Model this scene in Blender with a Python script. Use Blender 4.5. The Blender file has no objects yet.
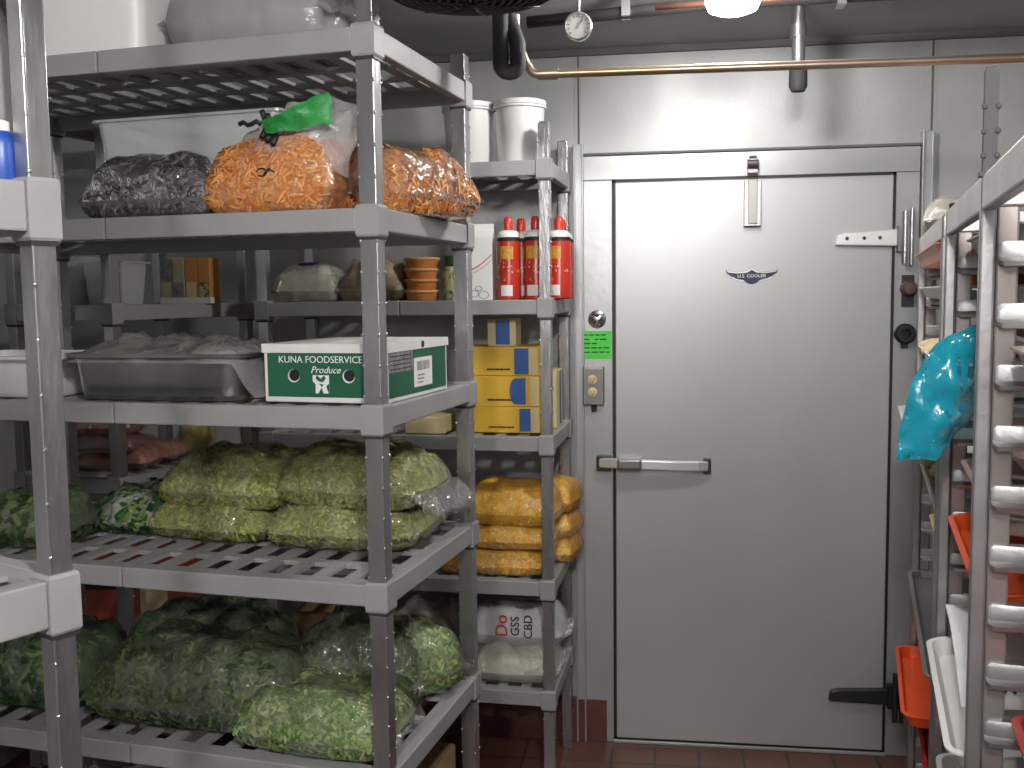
import bpy, math, random
from mathutils import Vector, Matrix, noise
random.seed(7)
PI = math.pi
S = bpy.context.scene
COL = S.collection
R = math.radians

# ------------------------------------------------------------------ camera
YAW, PITCH, ROLL, EYE, FPX = .1425, .0877, -.0126, Vector((0, 0, 1.6114)), 1000.0
fw = Vector((-math.sin(YAW)*math.cos(PITCH), math.cos(YAW)*math.cos(PITCH), -math.sin(PITCH)))
rt = Vector((math.cos(YAW), math.sin(YAW), 0)); up = rt.cross(fw)
rt, up = rt*math.cos(ROLL)+up*math.sin(ROLL), up*math.cos(ROLL)-rt*math.sin(ROLL)
cam = bpy.data.cameras.new('camera'); cam.sensor_width = 36; cam.lens = FPX*36/1024
cam.clip_start = .05
camo = bpy.data.objects.new('camera', cam); COL.objects.link(camo)
mw = Matrix((rt, up, -fw)).transposed().to_4x4(); mw.translation = EYE
camo.matrix_world = mw
S.camera = camo
def at(u, v, d): return EYE+(fw+rt*((u-512)/FPX)-up*((v-384)/FPX))*d   # world point seen at a picture point, d metres away
S.view_settings.view_transform = 'Standard'
S.view_settings.look = 'None'
S.view_settings.exposure = 0.3
S.cycles.transparent_max_bounces = 32
S.cycles.max_bounces = 10
S.cycles.caustics_reflective = False
S.cycles.caustics_refractive = False
S.cycles.sample_clamp_indirect = 4.0

# ------------------------------------------------------------------ materials
def nodes(name):
    m = bpy.data.materials.new(name); m.use_nodes = True
    nt = m.node_tree; nt.nodes.clear()
    return m, nt, nt.nodes.new('ShaderNodeOutputMaterial')
def mat(name, c, rough=.5, metal=0., c2=None, scale=8., bump=0., bscale=40., stretch=(1, 1, 1), spec=.5, coords='Object', contrast=(.35, .65), sss=0):
    m, nt, out = nodes(name)
    b = nt.nodes.new('ShaderNodeBsdfPrincipled')
    b.inputs['Base Color'].default_value = (*c, 1); b.inputs['Roughness'].default_value = rough
    b.inputs['Metallic'].default_value = metal; b.inputs['Specular IOR Level'].default_value = spec
    nt.links.new(b.outputs[0], out.inputs[0])
    tc = nt.nodes.new('ShaderNodeTexCoord'); mp = nt.nodes.new('ShaderNodeMapping')
    mp.inputs['Scale'].default_value = stretch; nt.links.new(tc.outputs[coords], mp.inputs[0])
    if c2 is not None:
        n = nt.nodes.new('ShaderNodeTexNoise'); n.inputs['Scale'].default_value = scale; n.inputs['Detail'].default_value = 5
        nt.links.new(mp.outputs[0], n.inputs['Vector'])
        r = nt.nodes.new('ShaderNodeValToRGB')
        r.color_ramp.elements[0].position, r.color_ramp.elements[1].position = contrast
        r.color_ramp.elements[0].color = (*c, 1); r.color_ramp.elements[1].color = (*c2, 1)
        nt.links.new(n.outputs['Fac'], r.inputs[0]); nt.links.new(r.outputs[0], b.inputs['Base Color'])
    if bump:
        n2 = nt.nodes.new('ShaderNodeTexNoise'); n2.inputs['Scale'].default_value = bscale; n2.inputs['Detail'].default_value = 3
        nt.links.new(mp.outputs[0], n2.inputs['Vector'])
        bp = nt.nodes.new('ShaderNodeBump'); bp.inputs['Strength'].default_value = bump; bp.inputs['Distance'].default_value = .01
        nt.links.new(n2.outputs['Fac'], bp.inputs['Height']); nt.links.new(bp.outputs[0], b.inputs['Normal'])
    return m
def film(name, tint=(1, 1, 1), haze=.08, gloss=.25, hazecol=(.9, .9, .92), rough=.12, bscale=28., bump=.7):
    """clear crinkled plastic: mostly see-through, some haze, a glossy sheen"""
    m, nt, out = nodes(name); N = nt.nodes.new; L = nt.links.new
    tr = N('ShaderNodeBsdfTransparent'); tr.inputs[0].default_value = (*tint, 1)
    df = N('ShaderNodeBsdfDiffuse'); df.inputs[0].default_value = (*hazecol, 1)
    gl = N('ShaderNodeBsdfGlossy'); gl.inputs[0].default_value = (1, 1, 1, 1); gl.inputs['Roughness'].default_value = rough
    tc = N('ShaderNodeTexCoord'); ns = N('ShaderNodeTexNoise'); ns.inputs['Scale'].default_value = bscale; ns.inputs['Detail'].default_value = 3
    ns.inputs['Distortion'].default_value = 1.2
    L(tc.outputs['Object'], ns.inputs['Vector'])
    bp = N('ShaderNodeBump'); bp.inputs['Strength'].default_value = bump; bp.inputs['Distance'].default_value = .012
    L(ns.outputs['Fac'], bp.inputs['Height'])
    L(bp.outputs[0], gl.inputs['Normal'])
    m1 = N('ShaderNodeMixShader'); m1.inputs[0].default_value = haze; L(tr.outputs[0], m1.inputs[1]); L(df.outputs[0], m1.inputs[2])
    lw = N('ShaderNodeLayerWeight'); lw.inputs[0].default_value = .25; L(bp.outputs[0], lw.inputs['Normal'])
    mm = N('ShaderNodeMath'); mm.operation = 'MULTIPLY_ADD'; mm.inputs[1].default_value = gloss; mm.inputs[2].default_value = .04
    L(lw.outputs['Fresnel'], mm.inputs[0])
    m2 = N('ShaderNodeMixShader'); L(mm.outputs[0], m2.inputs[0]); L(m1.outputs[0], m2.inputs[1]); L(gl.outputs[0], m2.inputs[2])
    L(m2.outputs[0], out.inputs[0])
    return m
def emis(name, c, s):
    m, nt, out = nodes(name); e = nt.nodes.new('ShaderNodeEmission')
    e.inputs[0].default_value = (*c, 1); e.inputs[1].default_value = s; nt.links.new(e.outputs[0], out.inputs[0]); return m
def tile_mat(name, c1, c2, grout, tw, th, rough=.45):
    m, nt, out = nodes(name); N = nt.nodes.new; L = nt.links.new
    b = N('ShaderNodeBsdfPrincipled'); b.inputs['Roughness'].default_value = rough; L(b.outputs[0], out.inputs[0])
    tc = N('ShaderNodeTexCoord'); br = N('ShaderNodeTexBrick'); L(tc.outputs['Object'], br.inputs['Vector'])
    br.offset = 0; br.inputs['Color1'].default_value = (*c1, 1); br.inputs['Color2'].default_value = (*c2, 1); br.inputs['Mortar'].default_value = (*grout, 1)
    br.inputs['Scale'].default_value = 1; br.inputs['Brick Width'].default_value = tw; br.inputs['Row Height'].default_value = th
    br.inputs['Mortar Size'].default_value = .005; L(br.outputs['Color'], b.inputs['Base Color'])
    bp = N('ShaderNodeBump'); bp.inputs['Strength'].default_value = .4; bp.inputs['Distance'].default_value = .003; bp.invert = True
    L(br.outputs['Fac'], bp.inputs['Height']); L(bp.outputs[0], b.inputs['Normal'])
    return m

M = {}
M['wall'] = mat('galvanised_wall', (.40, .41, .415), .45, .25, (.50, .51, .515), 5, .05, 120, (1, 1, .5))
M['ceil'] = mat('ceiling_panel', (.30, .30, .31), .6, .1, (.35, .35, .36), 3, .08, 90)
M['floor'] = tile_mat('quarry_tile', (.16, .065, .045), (.12, .05, .035), (.05, .04, .035), .152, .152)
M['base'] = mat('red_tile_base', (.14, .05, .045), .4, 0, (.10, .035, .03), 20)
M['seam'] = mat('seam_dark', (.12, .12, .12), .6)
M['door'] = mat('door_steel', (.44, .45, .455), .36, .3, (.48, .49, .495), 2.2, .05, 14, (1, 1, .6))
M['frame'] = mat('frame_steel', (.40, .41, .42), .36, .45, (.46, .47, .48), 4, .06, 40)
M['gasket'] = mat('black_rubber', (.012, .012, .013), .5)
M['chrome'] = mat('chrome', (.72, .72, .73), .18, 1., (.6, .6, .61), 10)
M['darkmetal'] = mat('dark_bronze_metal', (.05, .05, .055), .4, .6)
M['steel'] = mat('stainless', (.46, .46, .47), .28, .95, (.36, .36, .37), 12, .08, 30)
M['post'] = mat('plated_post', (.50, .50, .51), .3, .9, (.36, .36, .37), 14, .15, 60, (1, 1, .3))
M['alu'] = mat('aluminium', (.42, .42, .43), .38, .85, (.34, .325, .325), 9, .08, 50)
M['cam'] = mat('grey_shelf_plastic', (.335, .335, .345), .42, 0, (.30, .30, .308), 6)
M['camd'] = mat('dark_shelf_wedge', (.03, .03, .032), .5)
M['white'] = mat('white_plastic', (.88, .88, .87), .4, 0, (.85, .85, .84), 6)
M['paper'] = mat('paper', (.85, .85, .86), .7, 0, (.70, .72, .75), 16, contrast=(.5, .7))
M['traywhite'] = mat('tray_white', (.66, .66, .64), .35)
M['whitecard'] = mat('white_card', (.80, .80, .79), .6, 0, (.74, .74, .73), 12)
M['green'] = mat('green_print', (.012, .10, .05), .5, 0, (.016, .12, .06), 10)
M['black'] = mat('black_ink', (.01, .01, .01), .6)
M['greyink'] = mat('grey_ink', (.16, .17, .18), .6, 0, (.3, .3, .3), 60)
M['card'] = mat('brown_cardboard', (.28, .18, .09), .75, 0, (.23, .145, .075), 8)
M['redcard'] = mat('orange_red_card', (.36, .07, .03), .5, 0, (.28, .055, .025), 10)
M['lime'] = mat('lime_paper', (.07, .62, .06), .6, 0, (.09, .68, .08), 6)
M['navy'] = mat('navy_enamel', (.012, .016, .06), .3)
M['brass'] = mat('brass_pipe', (.34, .25, .15), .33, .85, (.46, .40, .32), 3, .05, 30)
M['copper'] = mat('copper_pipe', (.18, .075, .05), .45, .6, (.13, .06, .04), 10)
M['foam'] = mat('black_pipe_foam', (.03, .03, .033), .75, 0, None, 1, .2, 60)
M['dark'] = mat('fan_black', (.015, .015, .016), .5)
M['conduit'] = mat('conduit_steel', (.42, .42, .43), .35, .85)
M['darkpipe'] = mat('dark_pipe', (.07, .065, .065), .5, .4)
M['dial'] = mat('dial_face', (.75, .75, .74), .4)
M['yellow'] = mat('yellow_card', (.80, .50, .05), .45, 0, (.72, .42, .04), 7)
M['paleyel'] = mat('pale_yellow_card', (.72, .62, .34), .5, 0, (.66, .55, .3), 7)
M['blue'] = mat('blue_print', (.03, .11, .36), .45)
M['red'] = mat('red_label', (.52, .035, .02), .28, 0, (.42, .025, .015), 20)
M['redcap'] = mat('red_cap', (.62, .05, .03), .3)
M['yelprint'] = mat('yellow_print', (.7, .42, .06), .4, 0, (.5, .2, .03), 60)
M['tub'] = mat('orange_tub', (.62, .27, .08), .4, 0, (.55, .22, .06), 10)
M['orange'] = mat('orange_plastic', (.78, .10, .022), .35, 0, (.72, .09, .02), 8)
M['redtray'] = mat('red_plastic', (.45, .03, .025), .35)
M['pink'] = mat('salmon_plastic', (.62, .22, .15), .4)
M['blush'] = mat('blush_plastic', (.52, .40, .36), .4, 0, (.46, .34, .31), 6)
M['cream'] = mat('cream_food', (.72, .60, .38), .6, 0, (.6, .45, .25), 30)
M['bottlegreen'] = mat('dark_green_cap', (.01, .06, .025), .35)
M['label'] = mat('jar_label', (.45, .42, .2), .5, 0, (.05, .12, .05), 60, contrast=(.5, .6))
M['deepblue'] = mat('blue_plastic', (.02, .07, .34), .35)
M['tan'] = mat('tan_food', (.50, .40, .22), .7, 0, (.12, .07, .03), 16, .5, 40)
M['pale'] = mat('pale_veg', (.55, .50, .36), .6, 0, (.38, .34, .2), 18, .5, 40)
M['meat'] = mat('red_meat', (.30, .05, .035), .45, 0, (.50, .26, .19), 22, .3, 30)
M['darkmeat'] = mat('dark_wrap', (.10, .03, .05), .3, 0, (.2, .09, .09), 14)
M['yelveg'] = mat('yellow_veg', (.62, .46, .03), .5, 0, (.2, .2, .02), 24, .4, 40)
# shredded contents: a base and three shred colours each
def trio(n, base, cols, rough=.6):
    M[n] = [mat(n+'_base', base[0], rough, 0, base[1], 26, .6, 70)] + [mat(n+'_shred', c, rough, 0, tuple(v*.8 for v in c), 30) for c in cols]
trio('lettuce', ((.16, .20, .035), (.36, .38, .09)), [(.44, .44, .16), (.31, .34, .085), (.19, .235, .05)])
trio('greens', ((.025, .06, .015), (.09, .14, .04)), [(.14, .185, .065), (.065, .11, .032), (.026, .06, .017)])
trio('palegreens', ((.12, .2, .06), (.28, .36, .14)), [(.36, .43, .18), (.2, .3, .09), (.1, .2, .05)])
trio('darkleaf', ((.012, .045, .012), (.07, .13, .03)), [(.14, .22, .05), (.03, .1, .02), (.012, .05, .012)])
trio('carrot', ((.66, .20, .03), (.82, .36, .09)), [(.88, .45, .16), (.80, .30, .06), (.68, .20, .03)])
trio('cheese', ((.84, .40, .02), (.92, .52, .04)), [(.95, .62, .10), (.90, .48, .03), (.82, .38, .02)])
trio('cabbage', ((.05, .045, .05), (.17, .16, .165)), [(.27, .26, .265), (.11, .10, .11), (.045, .035, .05)])
M['film'] = film('clear_film', haze=.05, gloss=.45, rough=.09)
M['filmlow'] = film('clear_film_fine', haze=.025, gloss=.35, bscale=45, bump=.5, rough=.08)
M['filmhazy'] = film('hazy_film', haze=.28, gloss=.5)
M['filmshiny'] = film('shiny_film', haze=.08, gloss=1.2, bscale=22, bump=1., rough=.12)
M['filmgrey'] = film('grey_film', haze=.5, gloss=.35, hazecol=(.5, .5, .51), rough=.2)
M['tubclear'] = film('clear_tub', haze=.42, gloss=.3, bump=.1, hazecol=(.75, .77, .78), rough=.2)
M['bluefilm'] = film('blue_film', tint=(.12, .58, .70), haze=.55, gloss=.35, hazecol=(.015, .40, .54), bscale=26, bump=.8, rough=.09)
M['glow'] = emis('glowing_glass', (1, .97, .93), 130)
M['glow2'] = emis('glowing_glass_near', (1, .97, .93), 350)

# ------------------------------------------------------------------ mesh builder
class MB:
    def __init__(s): s.v = []; s.f = []; s.mi = []; s.cur = 0; s.xf = None
    def add(s, vs, fs):
        o = len(s.v)
        s.v += [Vector(p) for p in vs]
        for f in fs: s.f.append([i+o for i in f]); s.mi.append(s.cur)
    def box(s, x0, x1, y0, y1, z0, z1):
        s.add([(x0, y0, z0), (x1, y0, z0), (x1, y1, z0), (x0, y1, z0), (x0, y0, z1), (x1, y0, z1), (x1, y1, z1), (x0, y1, z1)],
              [(0, 3, 2, 1), (4, 5, 6, 7), (0, 1, 5, 4), (1, 2, 6, 5), (2, 3, 7, 6), (3, 0, 4, 7)]); return s
    def bar(s, a, b, w, h, upv=(0, 0, 1)):
        a, b = Vector(a), Vector(b); d = (b-a).normalized(); u = Vector(upv)
        if abs(d.dot(u)) > .99: u = Vector((0, 1, 0))
        x = d.cross(u).normalized()*w/2; z = x.cross(d).normalized()*h/2
        vs = [p+i*x+j*z for p in (a, b) for i, j in ((-1, -1), (1, -1), (1, 1), (-1, 1))]
        s.add(vs, [(0, 1, 2, 3), (7, 6, 5, 4), (0, 4, 5, 1), (1, 5, 6, 2), (2, 6, 7, 3), (3, 7, 4, 0)]); return s
    def tube(s, path, r, seg=10, cap=True):
        path = [Vector(p) for p in path]; rings = []; n = len(path); pv = None
        for i, p in enumerate(path):
            d = (path[min(i+1, n-1)]-path[max(i-1, 0)]).normalized()
            if pv is None: pv = d.orthogonal().normalized()
            pv = (pv-d*pv.dot(d)).normalized(); w = d.cross(pv)
            rr = r[i] if isinstance(r, (list, tuple)) else r
            rings.append([p+(pv*math.cos(2*PI*k/seg)+w*math.sin(2*PI*k/seg))*rr for k in range(seg)])
        s.loops(rings, cap, cap); return s
    def loops(s, rings, c0=False, c1=False, closed=True):
        seg = len(rings[0]); vs = [p for r in rings for p in r]; fs = []
        for i in range(len(rings)-1):
            for k in range(seg if closed else seg-1):
                a, b = i*seg+k, i*seg+(k+1) % seg
                fs.append((a, b, b+seg, a+seg))
        if c0: fs.append(tuple(range(seg))[::-1])
        if c1: fs.append(tuple(range((len(rings)-1)*seg, len(rings)*seg)))
        s.add(vs, fs)
    def lathe(s, prof, c=(0, 0, 0), seg=24, axis='z', c0=True, c1=True):
        c = Vector(c); rings = []
        for r, z in prof:
            ring = []
            for k in range(seg):
                a = 2*PI*k/seg; x, y = r*math.cos(a), r*math.sin(a)
                ring.append(c+Vector({'z': (x, y, z), 'y': (x, z, -y), 'x': (z, x, y)}[axis]))
            rings.append(ring)
        s.loops(rings, c0, c1); return s
    def prism(s, poly, y0, y1):
        """poly in x,z; extruded along y"""
        n = len(poly)
        s.add([(x, y0, z) for x, z in poly]+[(x, y1, z) for x, z in poly],
              [tuple(range(n)), tuple(range(n, 2*n))[::-1]]+[(i, i+n, (i+1) % n+n, (i+1) % n) for i in range(n)]); return s
    def build(s, name, mats, parent=None, smooth=False, bevel=0, loc=None):
        me = bpy.data.meshes.new(name); me.from_pydata([tuple(p) for p in s.v], [], s.f)
        if not isinstance(mats, (list, tuple)): mats = [mats]
        for m in mats: me.materials.append(m)
        me.polygons.foreach_set('material_index', s.mi)
        if smooth: me.polygons.foreach_set('use_smooth', [True]*len(s.f))
        me.update()
        import bmesh
        bm = bmesh.new(); bm.from_mesh(me); bmesh.ops.recalc_face_normals(bm, faces=bm.faces); bm.to_mesh(me); bm.free()
        if smooth == 'auto' :
            me.set_sharp_from_angle(angle=R(35))
        o = bpy.data.objects.new(name, me); COL.objects.link(o)
        if parent is not None: o.parent = parent
        if loc: o.location = loc
        if bevel:
            b = o.modifiers.new('bevel', 'BEVEL'); b.width = bevel; b.segments = 2; b.limit_method = 'ANGLE'; b.angle_limit = R(40)
        return o
def box(x0, x1, y0, y1, z0, z1): return MB().box(x0, x1, y0, y1, z0, z1)
def thing(name, label, cat, loc=(0, 0, 0), rz=0, group=None):
    o = bpy.data.objects.new(name, None); COL.objects.link(o); o.empty_display_size = .05
    o.location = loc; o.rotation_euler = (0, 0, R(rz)); o['label'] = label; o['category'] = cat
    if group: o['group'] = group
    return o
def tag(o, label, cat, loc=None, rz=None, group=None):
    o['label'] = label; o['category'] = cat
    if group: o['group'] = group
    if loc: o.location = loc
    if rz is not None: o.rotation_euler = (0, 0, R(rz))
    return o
def struct(o, label=None, cat=None):
    o['kind'] = 'structure'
    if label: o['label'] = label; o['category'] = cat
    return o
def dup(root, loc, rz, label, group=None):
    r = root.copy(); COL.objects.link(r); r.location = loc; r.rotation_euler = (0, 0, R(rz)); r['label'] = label
    if group: r['group'] = group
    for ch in list(root.children):
        c = ch.copy(); COL.objects.link(c); c.parent = r
        for g in list(ch.children):
            d = g.copy(); COL.objects.link(d); d.parent = c
    return r
def text(txt, size, m, parent, mtx, name='lettering', shear=0, spacing=1, depth=.0004):
    cu = bpy.data.curves.new('lettering_curve', 'FONT'); cu.body = txt; cu.size = size; cu.shear = shear
    cu.align_x = 'CENTER'; cu.align_y = 'CENTER'; cu.extrude = depth; cu.space_character = spacing; cu.resolution_u = 3
    t = bpy.data.objects.new('lettering_tmp', cu); COL.objects.link(t)
    bpy.context.view_layer.update()
    me = bpy.data.meshes.new_from_object(t.evaluated_get(bpy.context.evaluated_depsgraph_get()))
    bpy.data.objects.remove(t); me.transform(mtx); me.name = name
    me.materials.clear(); me.materials.append(m)
    o = bpy.data.objects.new(name, me); COL.objects.link(o); o.parent = parent
    return o
def face_front(x, y, z, roll=0): return Matrix.Translation((x, y, z)) @ Matrix.Rotation(PI/2, 4, 'X') @ Matrix.Rotation(roll, 4, 'Z')
def face_right(x, y, z, roll=0): return Matrix.Translation((x, y, z)) @ Matrix.Rotation(PI/2, 4, 'Z') @ Matrix.Rotation(PI/2, 4, 'X') @ Matrix.Rotation(roll, 4, 'Z')
def nz(x, y, z, sc, seed): return noise.noise(Vector((x*sc+seed*7.31, y*sc-seed*3.17, z*sc+seed*1.7)))

# ------------------------------------------------------------------ bags
def surf(L, W, H, s, t, top, seed, amp, sc):
    q = lambda a, p: max(0., 1-abs(a)**p)
    e = (q(s, 4)*q(t, 4))**.5
    x = L/2*s*(1-.07*t*t); y = W/2*t*(1-.07*s*s)
    if top: z = H*.3+H*.7*e
    else: z = H*.3*(1-(q(s, 8)*q(t, 8))**.4)
    d = nz(x, y, 1.3 if top else 2.1, sc, seed)
    if top: z += amp*d*e**.5*1.6
    k = 1+.5*amp*nz(x, y, 5., sc, seed+9)/max(L, .1)
    return Vector((x*k, y*k, max(z, .0)))
def bag_mesh(L, W, H, seed, amp=.012, sc=16, ns=24, nt=16, out=0., flap=(0, 0), flapdrop=.0):
    b = MB(); ss = [-1+2*i/ns for i in range(ns+1)]; tt = [-1+2*j/nt for j in range(nt+1)]
    def P(s, t, top):
        sc_ = max(-1, min(1, s)); p = surf(L, W, H, sc_, t, top, seed, amp, sc)
        c = Vector((0, 0, H*.4)); p = p+(p-c).normalized()*out
        if out: p = p+(p-c).normalized()*(.010*(.3-abs(nz(p.x, p.y, p.z, 13, seed+3)))+.006*(.25-abs(nz(p.x, p.y, p.z, 31, seed+5))))
        p.z = max(p.z, 0.001 if out else .003)
        if abs(s) > 1:
            ex = (abs(s)-1); p.x += math.copysign(ex*L/2, s)
            p.y *= 1-.12*ex; p.z += -flapdrop*ex*ex*4 + .016*nz(s*4, t*2.2, 0, 2.2, seed) + (.0012 if top else -.0012); p.z = max(p.z, .001)
        return p
    fl, fr = flap
    ext = lambda f, sg: [sg*(1+f*(k+1)/5) for k in range(5)] if f else []
    sl = ext(fl, -1)[::-1]+ss+ext(fr, 1)
    for top in (True, False):
        g = [[P(s, t, top) for t in tt] for s in sl]
        b.loops(g, closed=False)
    return b
def shreds(b, L, W, H, seed, n, ln, w, amp, sc, nm=3, top_only=False):
    rnd = random.Random(seed)
    for k in range(n):
        s, t = rnd.uniform(-.97, .97), rnd.uniform(-.97, .97)
        if rnd.random() < .35: t = -(1-.35*rnd.random()**2.5)*.999
        tp = True
        if rnd.random() < .3:
            tp = False; t = -rnd.uniform(.86, .995)
            if rnd.random() < .35: s, t = rnd.choice((-1, 1))*rnd.uniform(.9, .995), rnd.uniform(-.97, .97)
        p = surf(L, W, H, s, t, tp, seed, amp, sc); q1 = surf(L, W, H, s+.02, t, tp, seed, amp, sc); q2 = surf(L, W, H, s, t+.004 if not tp else t+.03, tp, seed, amp, sc)
        n_ = (q1-p).cross(q2-p)
        if n_.length < 1e-9: continue
        n_.normalize(); n_ = n_ if tp else -n_; d = (q1-p).normalized(); a = rnd.uniform(0, 2*PI)
        d = (d*math.cos(a)+n_.cross(d)*math.sin(a)+n_*rnd.uniform(-.3, .3)).normalized()
        sd = d.cross(n_).normalized()*w*rnd.uniform(.6, 1.3)*.5; l = ln*rnd.uniform(.6, 1.3)/2; c = p+n_*rnd.uniform(.0005, .003)
        bend = n_*rnd.uniform(.0, .25)*l
        vs = []
        for f, up_ in ((-1, 0), (0, 1), (1, 0)):
            for e in (-1, 1): vs.append(c+d*l*f+bend*up_+sd*e)
        for v_ in vs: v_.z = max(v_.z, .002)
        b.cur = 1+rnd.randrange(nm); b.add(vs, [(0, 1, 3, 2), (2, 3, 5, 4)])
    b.cur = 0
SEED = [10]
def bag(name, label, cat, loc, rz, L, W, H, stuff, n=420, ln=.022, w=.004, amp=.012, sc=16, flap=(.12, .12), flapdrop=0., fm='film', group=None, part='contents', tilt=None):
    SEED[0] += 1; sd = SEED[0]
    t = thing(name, label, cat, loc, rz, group)
    if tilt: t.rotation_euler = (R(tilt[0]), R(tilt[1]), R(rz))
    b = bag_mesh(L, W, H, sd, amp, sc); mats = M[stuff]
    if isinstance(mats, list): shreds(b, L, W, H, sd, n, ln, w, amp, sc, len(mats)-1)
    b.build(part, mats, t, smooth=True)
    bag_mesh(L, W, H, sd, amp*1.1, sc*1.0, 44, 30, .005, flap, flapdrop).build('plastic_film', M[fm], t, smooth=True)
    return t

# ------------------------------------------------------------------ the room
XL, XR, YB, YF, ZC = -2.25, 1.75, -1.3, 3.53, 2.452
struct(box(XL-.1, XR+.1, YB-.1, YF+.1, -.1, 0).build('floor', M['floor']), 'dark red quarry tile floor of the cold room', 'floor')
struct(box(XL-.1, XR+.1, YB-.1, YF+.1, ZC, ZC+.1).build('ceiling', M['ceil']), 'grey panel ceiling of the cold room', 'ceiling')
wb = MB(); wb.box(XL-.1, XR+.1, YF, YF+.1, 0, ZC)
wb.cur = 1
for x in (-.262, .905, -1.42): wb.box(x-.003, x+.003, YF-.002, YF+.01, 0, ZC)
wb.cur = 0
for x in (-.262, .905, -1.42):
    for s in (-1, 1): wb.box(x+s*.008-.004, x+s*.008+.004, YF-.0035, YF+.01, 0, ZC)
struct(wb.build('wall_back', [M['wall'], M['seam']]), 'grey galvanised back wall with vertical panel seams', 'wall')
struct(box(XL-.1, XL, YB, YF, 0, ZC).build('wall_left', M['wall']), 'grey metal left wall behind the shelving', 'wall')
struct(box(XR, XR+.1, YB, YF, 0, ZC).build('wall_right', M['wall']), 'grey metal right wall behind the racks', 'wall')
struct(box(XL, XR, YB-.1, YB, 0, ZC).build('wall_rear', M['wall']), 'grey metal wall behind the camera', 'wall')
struct(box(XL, XR, YF-.02, YF, ZC-.022, ZC).build('trim_1', M['seam']), 'dark joint strip between wall and ceiling', 'trim')
bb = MB(); bb.box(XL, -.172, YF-.03, YF, 0, .155)
struct(bb.build('baseboard_back', M['base']), 'dark red tile base at the foot of the back wall', 'baseboard')

# door frame and door: frame plane y=3.515, door plane y=3.50
DX0, DX1, DZ0, DZ1 = -.136, .781, .022, 1.995
FY = YF-.022
fr = MB()
fr.box(-.246, DX0-.010, FY, YF, 0, DZ1+.010); fr.box(DX1+.010, .868, FY, YF, 0, DZ1+.010)
fr.box(-.246, .868, FY, YF, DZ1+.0105, 2.088); fr.box(DX0-.012, DX1+.012, FY-.01, YF, 0, .012)
struct(fr.build('trim_2', M['frame'], bevel=.002), 'grey steel casing around the cooler door', 'trim')
t3 = MB(); t3.box(-.25, .872, FY-.004, YF, 2.09, 2.098); struct(t3.build('trim_3', M['seam']), 'thin dark strip along the top of the door casing', 'trim')
for i, (x, z0, z1) in enumerate(((-.262, 0, 2.13), (.888, 0, 2.135))):
    b = MB(); b.box(x-.012, x+.012, FY-.006, YF, z0, z1); b.box(x-.017, x-.012, FY-.016, YF, z0, z1); b.box(x+.012, x+.017, FY-.016, YF, z0, z1)
    struct(b.build('trim_%d' % (4+i), M['frame'], bevel=.001), ('left', 'right')[i]+' vertical steel channel beside the door casing', 'trim')
door = box(DX0, DX1, YF-.035, YF, DZ0, DZ1).build('door_1', M['door'], bevel=.003)
struct(door, 'grey steel walk-in cooler door with strap hinges and latch handle', 'door')
g = MB(); a = .0105
g.box(DX0-a, DX0-.0005, YF-.027, YF-.002, DZ0-.008, DZ1+a); g.box(DX1+.0005, DX1+a, YF-.027, YF-.002, DZ0-.008, DZ1+a)
g.box(DX0-a, DX1+a, YF-.027, YF-.002, DZ1+.0005, DZ1+a); g.box(DX0-a, DX1+a, YF-.027, YF-.002, DZ0-.009, DZ0-.0005)
g.build('gasket', M['gasket'], door)
FD = YF-.035
# strap hinges
def hinge(zc, m):
    x0 = DX1-.185
    b = MB(); b.prism([(x0, zc-.022), (x0+.006, zc+.012), (x0+.03, zc+.020), (DX1+.012, zc+.028), (DX1+.012, zc-.028)], FD-.022, FD)
    h = b.build('strap_hinge', m, door, bevel=.004)
    k = MB(); k.cur = 0
    for x in (x0+.035, x0+.09, x0+.14): k.lathe([(.006, 0), (.006, -.003), (.003, -.004)], (x, FD-.0225, zc), 10, 'y')
    k.build('screw', M['darkmetal'], h, smooth='auto')
    f = MB(); f.box(DX1+.014, DX1+.060, FY-.028, FY+.001, zc-.045, zc+.04)
    f.lathe([(.010, -.085), (.010, .085)], (DX1+.035, FY-.035, zc), 12); f.lathe([(.007, -.09), (.007, .095)], (DX1+.057, FY-.03, zc), 12)
    f.build('hinge_bracket', M['steel'] if zc > 1 else M['darkmetal'], h, smooth='auto')
hinge(1.788, mat('hinge_painted_sheen', (.85, .85, .85), .35, .5)); hinge(.222, M['darkmetal'])  # upper strap is coloured pale to stand in for its chrome reflection
# latch handle
zc = 1.022
b = MB(); pth = [(-.198, FY-.02, zc+.002), (-.14, FD-.032, zc+.004), (-.06, FD-.048, zc+.004), (.06, FD-.045, zc), (.15, FD-.036, zc-.002), (.182, FD-.02, zc-.004)]
b.loops([[Vector(p)+Vector((0, dy, dz)) for dy, dz in ((-.008, -.016), (-.008, .016), (.006, .019), (.006, -.019))] for p in pth], True, True)
h = b.build('latch_handle', mat('handle_zinc', (.8, .8, .8), .3, .55), door, bevel=.004)
MB().box(.165, .192, FD-.026, FD, zc-.03, zc+.022).build('handle_foot', M['darkmetal'], h, bevel=.003)
q = MB(); q.box(-.203, -.150, FY-.03, FY+.001, zc-.026, zc+.028); q.build('strike_plate', M['darkmetal'], h, bevel=.004)
q = MB(); q.box(-.13, -.045, FD-.064, FD, zc-.014, zc+.024); q.build('latch_body', M['steel'], h, bevel=.008)
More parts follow.
